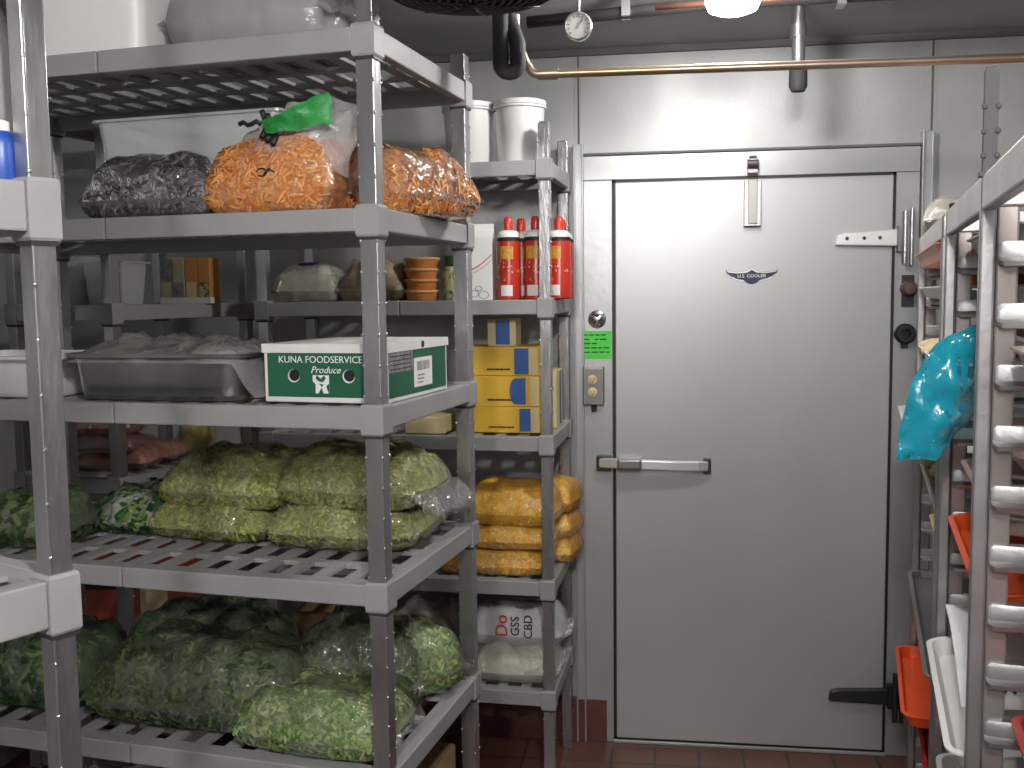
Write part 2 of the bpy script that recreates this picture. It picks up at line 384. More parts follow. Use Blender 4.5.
# door closer
b = MB(); b.box(.296, .352, FD-.03, FD, 1.835, 1.985); b.cur = 1; b.box(.309, .339, FD-.034, FD-.03, 1.842, 1.99)
cl = b.build('door_closer', [M['steel'], mat('closer_grey', (.30, .30, .28), .4, .5)], door, bevel=.004)
b = MB(); b.box(.306, .342, FY-.035, FY, 2.01, 2.062); b.lathe([(.016, -.02), (.016, .02)], (.324, FY-.036, 2.04), 12, 'x')
b.build('closer_hook', M['chrome'], cl, bevel=.003)
MB().box(.312, .336, FY-.04, FY-.0352, 2.06, 2.068).build('hook_pad', M['gasket'], cl)
# winged badge
bx, bz = .325, 1.672
wing = [(-.086, .018), (-.084, .008), (-.066, -.004), (-.05, -.012), (-.028, -.016), (-.014, -.027), (0, -.031), (.014, -.027), (.028, -.016), (.05, -.012), (.066, -.004), (.084, .008), (.086, .018), (.05, .012), (.03, .013), (.014, .018), (0, .03), (-.014, .018), (-.03, .013), (-.05, .012)]
b = MB(); b.prism([(bx+x, bz+z) for x, z in wing], FD-.003, FD); bd = b.build('winged_badge', M['navy'], door); bd['label'] = 'navy winged nameplate'
b = MB()
for s in (-1, 1):
    b.prism([(bx+s*x, bz+z) for x, z in ((.084, .0172), (.05, .0112), (.03, .0122), (.014, .0172), (.0, .029), (.0, .018), (.016, .008), (.05, .006), (.08, .0105))], FD-.0038, FD-.003)
b.build('badge_crest', M['conduit'], bd)
text('U.S. COOLER', .0155, M['white'], bd, face_front(bx, FD-.0032, bz-.003), spacing=1.05)
b = MB()
for s in (-1, 1): b.prism([(bx+s*x, bz+z) for x, z in ((.066, -.0045), (.05, -.0122), (.028, -.0165), (.02, -.02), (.03, -.0195), (.05, -.0155), (.064, -.009))], FD-.0025, FD-.0005)
b.build('badge_edge', M['white'], bd)
# small dents: raised scuffs are part of the door sheet bump; wall things
b = MB(); b.box(-.253, -.150, FY-.0012, FY-.0002, 1.388, 1.486)
n = tag(b.build('paper_notice', M['lime']), 'bright green paper notice taped to the door casing', 'notice')
b = MB(); rn = random.Random(3)
for k in range(5):
    z = 1.472-.015*k; x = -.245
    while x < -.165:
        w_ = rn.uniform(.008, .024)
        if k in (0, 4) or rn.random() < .6: b.box(x, min(x+w_, -.158), FY-.0016, FY-.0012, z-.0022, z+.0022)
        x += w_+.005
b.build('scribbled_lines', M['black'], n)
t = thing('electrical_outlet', 'steel outlet box with two cream sockets below green notice', 'outlet', (-.212, FY, 1.297))
box(-.037, .037, -.035, 0, -.068, .066).build('box', M['steel'], t, bevel=.004)
p = box(-.03, .03, -.038, -.035, -.06, .058).build('cover_plate', mat('plate_grey', (.22, .215, .2), .4, .5), t, bevel=.001)
for z in (.022, -.022):
    b = MB(); b.lathe([(.016, 0), (.0165, -.003), (.015, -.004)], (-.003, -.038, z), 20, 'y'); s_ = b.build('socket', M['cream'], t, smooth='auto')
    b = MB()
    for dx in (-.006, .005): b.box(-.003+dx-.001, -.003+dx+.001, -.0425, -.0418, z-.002, z+.006)
    b.lathe([(.0025, 0), (.0025, -.0006)], (-.0035, -.042, z-.008), 8, 'y'); b.build('slot', M['black'], s_)
b = MB(); b.lathe([(.009, -.068), (.009, -.09), (.006, -.092)], (.0, -.018, 0), 12); b.build('cable_gland', M['black'], t, smooth='auto')
t = thing('release_knob', 'small round black and silver emblem above green notice', 'knob', (-.2, FY, 1.527))
MB().lathe([(.032, 0), (.031, -.004), (.026, -.007), (.0, -.007)], (0, 0, 0), 24, 'y', c1=False).build('disc', M['chrome'], t, smooth='auto')
b = MB()
for s in (-1, 1): b.prism([(s*x, z) for x, z in ((.003, -.004), (.022, .012), (.016, -.012), (.006, -.016))], -.009, -.007)
b.prism([(-.018, .018), (.018, .018), (0, .006)], -.009, -.007); b.build('emblem', M['black'], t)
t = thing('door_bumper', 'small black round bumper fixed right of the door', 'bumper', (.828, FY, 1.47))
MB().lathe([(.034, 0), (.034, -.02), (.028, -.028), (.016, -.028), (.014, -.012), (0, -.012)], (0, 0, 0), 20, 'y', c1=False).build('ring', M['gasket'], t, smooth='auto')
box(-.012, .012, -.006, 0, -.05, -.03).build('plate', M['darkmetal'], t)

# ------------------------------------------------------------------ ceiling gear
def light_fixture(name, label, x, y, m):
    t = thing(name, label, 'light', (x, y, ZC))
    MB().lathe([(.075, 0), (.075, -.02), (.06, -.035), (.052, -.05)], seg=28).build('base', M['conduit'], t, smooth='auto')
    MB().lathe([(.050, -.05), (.062, -.062), (.066, -.09), (.066, -.135), (.058, -.152), (.035, -.161), (.001, -.163)], seg=28).build('glass_jar', m, t, smooth=True)
light_fixture('ceiling_light', 'glowing white jar light on the ceiling above the door', .188, 2.56, M['glow'])
light_fixture('ceiling_light', 'unseen fill jar light added on the ceiling at the rear of the room', -.25, -.85, M['glow2'])  # extra fixture added out of view to fill the lower parts
light_fixture('ceiling_light', 'glowing white jar light on the ceiling nearer the camera', .12, .22, M['glow2'])
# evaporator
t = thing('evaporator_unit', 'grey ceiling evaporator with black round fan guard underneath', 'cooling unit', (-.30, 1.93, 0))
b = MB(); b.box(-.225, .36, -.42, .36, 2.265, ZC); b.build('housing', mat('evap_grey', (.5, .5, .51), .45, .1), t, bevel=.012)
MB().lathe([(.165, 2.27), (.172, 2.262), (.165, 2.195), (.160, 2.195), (.155, 2.25), (.0, 2.25)], (-.045, 0, 0), 40, c1=False).build('fan_shroud', M['dark'], t, smooth='auto')
b = MB()
for k in range(9):
    r = .160-.0165*k; z = 2.19-.02*math.sin((.16-r)/.16*PI/2)
    b.tube([(-.045+r*math.cos(2*PI*i/36), r*math.sin(2*PI*i/36), z) for i in range(37)], .003, 6)
for k in range(8):
    a = PI*2*k/8
    b.tube([(-.045+r*math.cos(a), r*math.sin(a), 2.188-.02*math.sin((.165-r)/.165*PI/2)) for r in (.165, .12, .08, .04, .01)], .0025, 6)
b.build('fan_guard', M['dark'], t, smooth=True)
for k in range(4):
    a = PI/2*k+.3; b = MB(); ca, sa = math.cos(a), math.sin(a)
    g_ = [[(-.045+r*ca-w_*sa, r*sa+w_*ca, 2.222+dz) for w_, dz in ((-.05*r/.18, -.008), (0, 0), (.05*r/.18, .01))] for r in (.03, .07, .11, .145)]
    b.loops(g_, closed=False); b.build('fan_blade', M['dark'], t, smooth=True)
# pipes
def arc(c, r, a0, a1, ax, ay, n=8):
    c, ax, ay = Vector(c), Vector(ax), Vector(ay)
    return [c+ax*r*math.cos(a0+(a1-a0)*i/n)+ay*r*math.sin(a0+(a1-a0)*i/n) for i in range(n+1)]
PY = 2.4
zp = 2.133
b = MB(); b.tube([(-.325, PY, 2.27), (-.325, PY, 2.235), (-.31, PY, 2.18), (-.297, PY, 2.15)]+arc((-.27, PY, zp+.025), .026, PI*1.08, PI*1.5, (1, 0, 0), (0, 0, 1), 6)+[(XR, PY, zp-.02)], .0105, 14)
b.tube([(-.272, PY, zp-.0005), (-.225, PY, zp-.001)], .0145, 14)
tag(b.build('drain_pipe', M['brass'], smooth='auto'), 'thin brass drain pipe crossing in front of the back wall', 'pipe')
b = MB(); b.tube([(-.357, PY-.03, 2.28), (-.357, PY-.03, 2.16)]+arc((-.336, PY-.03, 2.155), .022, PI, PI*1.85, (1, 0, 0), (0, 0, 1), 7)+[(-.318, PY-.02, 2.2), (-.345, PY, 2.275)], .019, 14)
tag(b.build('insulated_pipe', M['foam'], smooth='auto'), 'black foam-covered pipe bend hanging under the evaporator', 'pipe')
b = MB(); b.tube([(.42, 3.12, ZC), (.42, 3.12, 2.26)], .019, 14); b.tube([(.42, 3.12, 2.36), (.42, 3.12, 2.40)], .024, 14)
t = tag(b.build('conduit_drop', M['conduit'], smooth='auto'), 'grey vertical conduit hanging from ceiling behind the brass pipe', 'pipe')
b = MB(); b.lathe([(.026, 2.28), (.027, 2.22), (.02, 2.205), (0.001, 2.203)], (.42, 3.12, 0), 16); b.build('end_cap', M['foam'], t, smooth='auto')
b = MB(); b.tube([(-.36, 2.9, 2.385), (.16, 2.9, 2.41), (XR, 2.9, 2.415)], .017, 12)
t = tag(b.build('suction_pipe', M['darkpipe'], smooth=True), 'dark pipe running under the ceiling behind the thermometer', 'pipe')
for x in (-.08, .5, 1.1): box(x-.012, x+.012, 2.875, 2.925, 2.385, ZC).build('pipe_strap', M['chrome'], t)
b = MB(); b.tube([(.26, 2.7, 2.365), (.7, 2.7, 2.372), (XR, 2.7, 2.376)], .0075, 10)
tag(b.build('copper_pipe', M['copper'], smooth=True), 'thin lower copper line under the ceiling at upper right', 'pipe')
b = MB(); b.tube([(.0, 2.78, 2.375), (.6, 2.78, 2.387), (XR, 2.78, 2.39)], .0075, 10)
tag(b.build('copper_pipe', M['copper'], smooth=True), 'thin rear copper line under the ceiling beside dark pipe', 'pipe')
t = thing('dial_thermometer', 'round white dial thermometer hanging under the ceiling', 'thermometer', (-.192, 2.6, 2.288))
MB().lathe([(.034, .012), (.036, 0), (.036, -.008), (.032, -.011), (.030, -.008)], (0, 0, 0), 28, 'y', c1=False).build('case', M['chrome'], t, smooth='auto')
MB().lathe([(.031, -.004), (.0305, -.0075)], (0, 0, 0), 28, 'y').build('dial', M['dial'], t)
b = MB()
for k in range(11):
    a = R(-40+k*26); b.bar((.022*math.cos(a), -.0082, .022*math.sin(a)), (.028*math.cos(a), -.0082, .028*math.sin(a)), .0015, .0006, (0, 1, 0))
b.bar((-.004, -.0086, -.006), (.012, -.0086, .017), .002, .0006, (0, 1, 0)); b.build('needle_and_scale', M['black'], t)
b = MB(); b.tube([(0, .005, .03), (0, .03, .1), (0, .03, .163)], .004, 8); b.build('hanger', M['conduit'], t, smooth=True)

# ------------------------------------------------------------------ shelving
PW = .037
def post_mesh(h, sp=.075, off=.03, pw=PW, z0=0, line=False):
    b = MB(); w = pw/2
    b.box(-w, w, -w, w, z0, h)
    z = z0+off+.02
    while z < h-.03:
        for dx, dy in (((w*.98, -w*.98),) if line else ((w, -w), (-w, -w), (w, w))):
            c = Vector((dx*.96, dy*.96, z))
            b.lathe([(.0005, -.0045), (.0034, -.002), (.0034, .002), (.0005, .0045)], c, 8, 'z', False, False)
        z += sp
    if line: b.box(w-.004, w+.001, -w-.001, -w+.004, z0, h)
    b.box(-w*.8, w*.8, -w*.8, w*.8, h, h+.004)
    return b
def shelf_unit(label, loc, rz, W, Dp, levels, H, pw=PW, bh=.046, slot=(.074, .044), rows=4, split=True, sp=.075, h_each=None, line=False):
    t = thing('shelving_unit', label, 'shelving', loc, rz)
    hs = h_each or (H, H, H, H)
    for (x, y), hh in zip(((0, 0), (-W, 0), (0, Dp), (-W, Dp)), hs):
        post_mesh(hh, sp, pw=pw, line=line).build('post', M['post'], t, loc=(x, y, 0), smooth=False, bevel=.003)
    bw = .022; e = pw/2
    for z in levels:
        b = MB(); y0, y1 = -e+bw+.001, Dp+e-bw-.001; x0, x1 = -W-e+bw+.001, e-bw-.001
        px = pw/2+.006
        # lattice: cross bars along the width, many short bars along the depth
        rowd = (y1-y0)/rows; cb = .026; zt, zb = z-.003, z-.013
        edges = [y0+rowd*k for k in range(rows+1)]
        xin0, xin1 = -W+px, -px
        for k, ye in enumerate(edges):
            lo, hi = max(y0, ye-cb/2), min(y1, ye+cb/2)
            if k == 0: hi = y0+.022
            if k == rows: lo = y1-.022
            b.box(x0 if 0 < k < rows else xin0, x1 if 0 < k < rows else xin1, lo, hi, zb, zt)
        nb = int((x1-x0)/slot[0]); pit = (x1-x0)/nb; gw = pit-slot[1]
        for i in range(nb+1):
            xc = x0+pit*i; lo, hi = max(x0, xc-gw/2), min(x1, xc+gw/2)
            if split and i == nb//2: lo, hi = xc-gw*.7, xc+gw*.7
            for k in range(rows):
                ya = edges[k]+(cb/2 if k else .022); yb = edges[k+1]-(cb/2 if k < rows-1 else .022)
                if (i == 0 or i == nb):
                    if k == 0: ya = max(ya, px)
                    if k == rows-1: yb = min(yb, Dp-px)
                b.box(lo, hi, ya, yb, zb+.002, zt)
        sh = b.build('shelf', M['cam'], t)
        lipped = lambda bb, *a: bb.box(*a)
        k = e+.0062
        if split:
            for xa, xb in ((-W+k, -W/2-.0015), (-W/2+.0015, -k)):
                MB().box(xa, xb, -e-.003, -e+bw, z-bh, z).build('front_beam', M['cam'], sh, bevel=.003)
        else: MB().box(-W+k, -k, -e-.003, -e+bw, z-bh, z).build('front_beam', M['cam'], sh, bevel=.003)
        MB().box(-W+k, -k, Dp+e-bw, Dp+e+.003, z-bh, z).build('rear_beam', M['cam'], sh, bevel=.003)
        for xx, sg in ((0, 1), (-W, -1)):
            xo = sorted((xx+sg*(e+.003), xx+sg*(e-bw)))
            MB().box(xo[0], xo[1], k, Dp-k, z-bh, z).build('end_beam', M['cam'], sh, bevel=.003)
        for x, y in ((0, 0), (-W, 0), (0, Dp), (-W, Dp)):
            q = MB(); w0, w1 = e+.004, e+.0062
            rings = [[(x+sx*w_, y+sy*w_, zz) for sx, sy in ((-1, -1), (1, -1), (1, 1), (-1, 1))] for w_, zz in ((w0, z-bh-.011), (w1, z-bh-.007), (w1, z+.001), (w0, z+.006))]
            q.loops(rings, True, True); q.cur = 1; q.box(x-w0+.001, x+w0-.001, y-w0+.001, y+w0-.001, z-bh-.017, z-bh-.011)
            q.build('corner_bracket', [M['cam'], M['camd']], sh)
    return t
BR = -8.0
B_LOC = (-.557, 1.95, 0); BW, BD = 1.22, .552
BZ = (2.137, 1.789, 1.392, 1.028, .625)
shelf_unit('largest grey slotted shelving unit, loaded with lettuce bags and green produce box', B_LOC, BR, BW, BD, BZ+(.22,), 2.32, h_each=(2.25, 2.25, 2.205, 2.205), sp=.062)
D_LOC = (-.331, 3.06, 0); DR = -3.0; DW, DD = .925, .395
DZ = (2.02, 1.60, 1.176, .718, .362)
shelf_unit('grey shelving unit against back wall beside the door, white buckets on top', D_LOC, DR, DW, DD, DZ, 2.13, pw=.034, rows=3)
E_LOC = (-1.575, 2.74, 0); ER = 77.0
# E runs along the left wall: its long front side runs away from the camera
EZ = (2.19, 1.60, 1.085, .56, .2)
shelf_unit('dim grey shelving unit in the far left corner, meat packs on it', (-1.43, 3.37, 0), ER, .645, .37, EZ, 2.26, pw=.034, rows=3, split=False)
AR = -27; AD = .5
A_LOC = (-.797-AD*math.sin(R(27)), 1.215-AD*math.cos(R(27)), 0)
shelf_unit('nearest grey shelving unit cut off by the left edge of the photo', A_LOC, AR, .62, AD, (1.765, 1.245, .72, .22), 2.30, pw=.032, bh=.064, sp=.072, split=False, line=True)
def Bp(x, y, lvl, dz=0):   # a point on the big unit: x to the left of its front right post, y into the shelf
    c, s = math.cos(R(BR)), math.sin(R(BR))
    return (B_LOC[0]+x*c-y*s, B_LOC[1]+x*s+y*c, BZ[lvl]+.0+dz)

# ---- big unit, top shelf
t = thing('storage_tote', 'bright white plastic tote at left end of the top shelf', 'tote', Bp(-.68, .14, 0), BR)
def tub_mesh(w0, d0, w1, d1, h, th=.004, r=.03):
    b = MB(); rr = lambda w, d, z, rad: [(x, y, z) for x, y in rrect(w, d, rad)]
    b.loops([rr(w0, d0, 0, r), rr(w1, d1, h, r), rr(w1+.02, d1+.02, h, r), rr(w1+.02, d1+.02, h+.006, r), rr(w1-.006, d1-.006, h+.006, r), rr(w0-.006, d0-.006, .006, r)], True, True)
    return b
def rrect(w, d, r, n=5):
    o = []
    for cx, cy, a0 in ((w/2-r, d/2-r, 0), (-w/2+r, d/2-r, PI/2), (-w/2+r, -d/2+r, PI), (w/2-r, -d/2+r, 1.5*PI)):
        for i in range(n+1):
            a = a0+PI/2*i/n; o.append((cx+r*math.cos(a), cy+r*math.sin(a)))
    return o
tub_mesh(.29, .24, .32, .26, .20).build('tub', M['white'], t, smooth='auto')
b = MB(); b.loops([[(x, y, z) for x, y in rrect(.335*k, .275*k, .03)] for k, z in ((1, .207), (1, .215), (.96, .222), (.9, .218))], True, True); b.build('lid', M['white'], t, smooth='auto')
t = bag('plastic_bag', 'large grey hazy plastic bag bulging on the top shelf', 'bag', Bp(-.31, .18, 0), BR, .38, .27, .22, 'pale', fm='filmgrey', amp=.03, sc=9)
for c in t.children:
    if c.name.startswith('contents'): c.data.materials[0] = mat('grey_bag_load', (.30, .30, .30), .5, 0, (.42, .42, .42), 8, .4, 20)
# ---- second shelf
bag('cabbage_bag', 'clear bag of dark shredded cabbage lying left of carrots', 'bag of cabbage', Bp(-.545, .10, 1), BR+1, .33, .17, .135, 'cabbage', n=1600, ln=.016, w=.005, fm='filmshiny', flap=(.05, .1))
t = bag('carrot_bag', 'upright clear bag of shredded carrots with green twist', 'bag of carrots', Bp(-.255, .11, 1), BR, .29, .19, .165, 'carrot', n=1500, ln=.03, w=.0038, flap=(.0, .0), amp=.016, sc=12)
def sheet(b, P, nu, nv):
    b.loops([[P(i/nu, j/nv) for j in range(nv+1)] for i in range(nu+1)], closed=False)
b = MB()
def neck(sg):
    def P(u, v):
        a = PI*v*sg; w_ = .145*(1-u)**.9+.09*u; d_ = .085*(1-u)+.03*u
        x = .01+w_*math.cos(a)*(1-.0*u)+.05*u; y = -.0+d_*math.sin(a); z = .125+.105*u**.8-.05*(1-u)*abs(math.cos(a))**3
        j = .014*(.3+u); return Vector((x+j*nz(x, y, z, 30, 3)+.05*u*u, y+j*nz(x, y, z, 28, 4), z+j*1.4*nz(x, y, z, 26, 5)))
    return P
sheet(b, neck(1), 14, 22); sheet(b, neck(-1), 14, 22)
nk = b.build('bag_neck', M['filmhazy'], t, smooth=True)
b = MB()
def gp(u, v):
    x = .02+.14*u; z = .165+.03*u+.05*(v-.3)*(.35+.9*u); y = -.105+.03*u-.02*v
    return Vector((x+.006*nz(x, v, 0, 40, 2), y+.012*nz(x, z, 1, 40, 6), z+.008*nz(x, z, 2, 35, 8)))
sheet(b, gp, 14, 8); b.build('green_wrapper', mat('green_wrap', (.015, .25, .05), .35, 0, (.06, .38, .10), 18, .5, 30), t, smooth=True)
b = MB()
for k in range(3): b.tube([(.005+.012*k, -.09+.02*math.sin(i), .155+.018*i-.008*k) for i in range(4)], .006, 8)
b.tube([(-.05+.01*i, -.085, .185+.004*math.sin(2*i)) for i in range(6)], .005, 6)
b.build('twist_tie', M['black'], t, smooth=True)
b = MB(); b.tube([(.012*math.cos(a)+.005, -.097-.002*math.cos(a), .083+.008*math.sin(a)) for a in [2*PI*i/12 for i in range(13)]], .0018, 6)
b.tube([(.012, -.1, .078), (.024, -.1, .09), (.034, -.1, .082)], .0018, 6); b.build('printed_mark', M['black'], t)
bag('carrot_bag', 'clear bag of pale shredded carrots overhanging the shelf end', 'bag of carrots', Bp(-.055, .28, 1), 62+BR, .32, .23, .15, 'carrot', n=1200, ln=.03, w=.0038, amp=.012, fm='filmshiny', flap=(.1, .05))
t = thing('clear_tub', 'large translucent tub behind the dark cabbage bag', 'tub', Bp(-.56, .36, 1), BR)
tub_mesh(.44, .26, .50, .30, .245).build('tub', M['tubclear'], t, smooth='auto')
b = MB(); b.box(-.2, .2, -.11, .11, .008, .19); b.build('contents', mat('tub_load', (.62, .63, .62), .7, 0, (.5, .51, .5), 10, .3, 20), t, bevel=.03)
# ---- third shelf: steel pan, white pan, green box
def hotel_pan(label, loc, rz, L, W, H, m, name='hotel_pan'):
    t = thing(name, label, 'pan', loc, rz); b = MB(); rr = lambda w, d, z, rad: [(x, y, z) for x, y in rrect(w, d, rad)]
    b.loops([rr(L-.05, W-.05, 0, .04), rr(L-.03, W-.03, .012, .045), rr(L-.012, W-.012, H, .045), rr(L+.02, W+.02, H, .05), rr(L+.022, W+.022, H-.006, .05), rr(L+.024, W+.024, H+.002, .05), rr(L-.016, W-.016, H+.002, .045), rr(L-.034, W-.034, .014, .045), rr(L-.06, W-.06, .004, .04)], True, True)
    b.build('pan', m, t, smooth='auto'); return t
t = hotel_pan('deep stainless steel pan with plastic wrap beside green box', Bp(-.545, .15, 2), BR+1, .44, .27, .102, M['steel'])
b = MB(); b.loops([[(x*k, y*k, z) for x, y in rrect(.42, .25, .04)] for k, z in ((.92, .02), (1, .095), (.8, .108), (.4, .125), (.05, .118))], True, True); b.build('contents', M['pale'], t, smooth=True)
b = MB()
def wrap(u, v):
    x = (u-.44)*.48; y = (v-.5)*.285; q = max(0, 1-(2*v-1)**4)*max(0, 1-(2*u-1)**4)
    z = .108+.035*q*max(0, nz(x, y, 0, 9, 21)+.55)+.05*max(0, .42-abs(nz(x, y, 3, 13, 22)))**1.5*q+.03*max(0, .4-abs(nz(x, y, 6, 30, 25)))*q-.012
    if v < .06: z -= .012*(1-v/.06)
    if u > .86: z -= .09*(u-.86)/.14
    return Vector((x, y+.01*nz(x, y, 8, 30, 2), max(z, .012)))
sheet(b, wrap, 44, 26); b.build('plastic_wrap', film('wrap_film', haze=.2, gloss=1.1, bscale=40, bump=1.), t, smooth=True)
hotel_pan('white deep pan left of the near post on third shelf', Bp(-.99, .15, 2), BR, .36, .26, .095, M['white'], 'food_pan')
KL = Vector((-.545, 1.986, 1.393)); KW, KD, KH = .284, .345, .121
t = thing('produce_box', 'green and white cardboard produce box on third shelf', 'box', (KL.x, KL.y, KL.z), -9.3)
b = MB(); b.box(-KW, 0, 0, KD, 0, KH); b.build('carton', M['whitecard'], t, bevel=.003)
b = MB(); b.box(-KW-.003, .003, -.003, KD+.003, KH-.016, KH+.003); b.box(-KW/2-.0, -KW/2+.001, .0, KD, KH+.003, KH+.0035)
b.build('lid', M['whitecard'], t, bevel=.002)
fp = MB(); fp.box(-KW+.009, -.008, -.0012, .001, .012, KH-.0165); f_ = fp.build('front_print', M['green'], t)
text('KUNA FOODSERVICE', .0205, M['white'], f_, face_front(-KW/2-.008, -.0016, .0905), spacing=1.0)
text('Produce', .0205, M['white'], f_, face_front(-KW/2+.004, -.0016, .069), shear=.35)
em = MB(); em.box(-.168, -.130, -.0017, -.0012, .020, .0585); e_ = em.build('emblem', M['white'], f_)
b = MB(); X0 = -.149
for poly in ([(-.009, .0195), (.000, .012), (.008, .019), (.012, .012), (.004, .004), (-.006, .007), (-.012, .012)], [(-.0188, .006), (-.0125, .0), (-.013, -.0195), (-.0188, -.0195)], [(-.006, -.0195), (.001, -.007), (.006, -.0195)], [(.0188, .002), (.0125, -.004), (.018, -.0195), (.0188, -.0195)], [(-.004, .002), (.006, -.0005), (.002, -.006)]):
    b.prism([(X0+x, .0392+z) for x, z in poly], -.0021, -.0017)
b.build('emblem_mark', M['green'], e_)
b = MB()
for x in (-.211, -.083):
    b = MB(); b.lathe([(.0125, .0), (.0125, -.0016)], (x, 0, .058), 20, 'y'); b.build('hand_hole', M['black'], f_)
    b = MB(); b.lathe([(.0142, .0), (.0142, -.0014)], (x-.0015, 0, .0565), 20, 'y'); b.build('hole_edge', M['whitecard'], f_)
b = MB(); b.box(-.001, .0012, .012, KD-.012, .010, KH-.0165); s_ = b.build('side_print', M['green'], t)
b = MB(); b.box(.001, .0018, .012, .135, .062, KH-.0165); d_ = b.build('grey_sticker', M['greyink'], s_)
b = MB()
for k in range(4): b.box(.0018, .0022, .018, .128, .068+k*.009, .070+k*.009)
b.build('sticker_print', M['black'], d_)
b = MB(); b.box(.001, .0022, .142, .245, .022, .086); w_ = b.build('white_sticker', M['white'], s_)
b = MB(); rn = random.Random(5)
for k in range(16): b.box(.0022, .0026, .158+k*.0045, .158+k*.0045+rn.uniform(.001, .003), .058, .078)
for k in range(3): b.box(.0022, .0026, .16, .16+rn.uniform(.03, .06), .030+k*.008, .033+k*.008)
b.build('sticker_print', M['greyink'], w_)
b = MB(); b.lathe([(.008, .0), (.008, .0036)], (.003-.003, .19, KH-.006), 12, 'x'); b.build('lid_hole', M['black'], t)

# ---- fourth shelf: yellow-green lettuce
LB = 'clear bag of shredded pale lettuce '
kw = dict(n=1900, ln=.019, w=.0048)
bag('lettuce_bag', LB+'under another at right of fourth shelf', 'bag of lettuce', Bp(-.215, .36, 3), BR+3, .37, .30, .115, 'lettuce', flap=(.05, .05), **kw)
bag('lettuce_bag', LB+'under another at middle of fourth shelf', 'bag of lettuce', Bp(-.56, .37, 3), BR-2, .34, .30, .095, 'lettuce', flap=(.08, .0), **kw)
bag('lettuce_bag', LB+'with loose empty clear end, on top at right', 'bag of lettuce', Bp(-.19, .355, 3, .095), BR-3, .36, .27, .135, 'lettuce', flap=(.0, .5), flapdrop=.10, **kw)
bag('lettuce_bag', LB+'on top of the pile left of the loose-ended bag', 'bag of lettuce', Bp(-.535, .38, 3, .075), BR, .36, .28, .13, 'lettuce', flap=(.22, .0), flapdrop=.03, **kw)
bag('leaf_bag', 'hazy clear bag of dark leafy greens right of near post', 'bag of greens', Bp(-.80, .36, 3), BR, .23, .24, .10, 'darkleaf', n=300, ln=.05, w=.02, fm='filmhazy', flap=(.0, .35))
bag('leaf_bag', 'clear bag of bright leafy greens left of near post', 'bag of greens', Bp(-.98, .16, 3), BR, .22, .2, .12, 'greens', n=300, ln=.04, w=.016, flap=(.1, .1))
# ---- fifth shelf: darker greens
GB = 'clear bag of dark chopped greens '
bag('greens_bag', GB+'at back left of bottom shelf', 'bag of greens', Bp(-.68, .42, 4), BR+4, .42, .24, .175, 'greens', n=1500, ln=.022, w=.006, amp=.02, flap=(.05, .05))
bag('greens_bag', GB+'with bright glints, largest on bottom shelf', 'bag of greens', Bp(-.535, .19, 4), BR+2, .54, .27, .18, 'greens', n=2400, ln=.022, w=.006, amp=.02, flap=(.05, .1), fm='film')
bag('greens_bag', GB+'behind the pale front bag near the front post', 'bag of greens', Bp(-.215, .36, 4), BR+14, .32, .26, .20, 'greens', n=1300, ln=.022, w=.006, amp=.02, flap=(.05, .05))
bag('greens_bag', 'clear bag of pale chopped greens at front right of bottom shelf', 'bag of greens', Bp(-.20, .13, 4), BR-2, .37, .24, .12, 'palegreens', n=1900, ln=.02, w=.006, amp=.012, flap=(.06, .1), fm='film')
bag('greens_bag', GB+'with shiny end at back right of bottom shelf', 'bag of greens', Bp(-.115, .405, 4, .02), 50+BR, .24, .20, .155, 'palegreens', n=900, ln=.022, w=.006, amp=.015, flap=(.0, .2))
bag('greens_bag', GB+'at far left of bottom shelf behind near post', 'bag of greens', Bp(-.98, .2, 4), BR, .3, .26, .17, 'darkleaf', n=400, ln=.04, w=.012, amp=.02, flap=(.05, .05))
# carton on the floor below
def carton(label, loc, rz, w, d, h, m, name='cardboard_box'):
    t = thing(name, label, 'box', loc, rz)
    box(-w/2, w/2, -d/2, d/2, 0, h).build('carton', m, t, bevel=.003)
    b = MB()
    for s in (-1, 1): b.bar((0, s*.001 + s*d/4, h+.002), (0, s*.001+s*d/4, h+.003), w*.995, d/2-.003, (0, 1, 0))
    b = MB(); b.box(-w/2+.001, w/2-.001, -d/2+.001, -.001, h, h+.003); b.box(-w/2+.001, w/2-.001, .001, d/2-.001, h, h+.003)
    b.build('flap', m, t)
    return t
carton('brown cardboard box standing under the largest shelving unit', Bp(-.12, .36, 4)[:2]+(.2205,), BR, .2, .26, .24, M['card'])

# ------------------------------------------------------------------ back unit (by the door)
def Dp_(x, y, lvl, dz=0):
    c, s = math.cos(R(DR)), math.sin(R(DR))
    return (D_LOC[0]+x*c-y*s, D_LOC[1]+x*s+y*c, DZ[lvl]+dz)
def bucket(label, loc):
    t = thing('plastic_bucket', label, 'bucket', loc, 0, 'white buckets on the back unit')
    MB().lathe([(.066, 0), (.069, .004), (.078, .178), (.083, .180), (.083, .194), (.079, .195), (.076, .188), (.066, .010), (0.001, .008)], seg=36, c1=False).build('pail', M['white'], t, smooth='auto')
    MB().lathe([(.0815, .170), (.084, .172), (.084, .177), (.080, .178)], seg=36, c0=False, c1=False).build('rim_band', M['white'], t, smooth='auto')
    return t
bucket('white plastic bucket right of the other, on top shelf beside door', Dp_(-.093, .10, 0))
bucket('white plastic bucket left of the other, partly behind a post', Dp_(-.258, .10, 0))
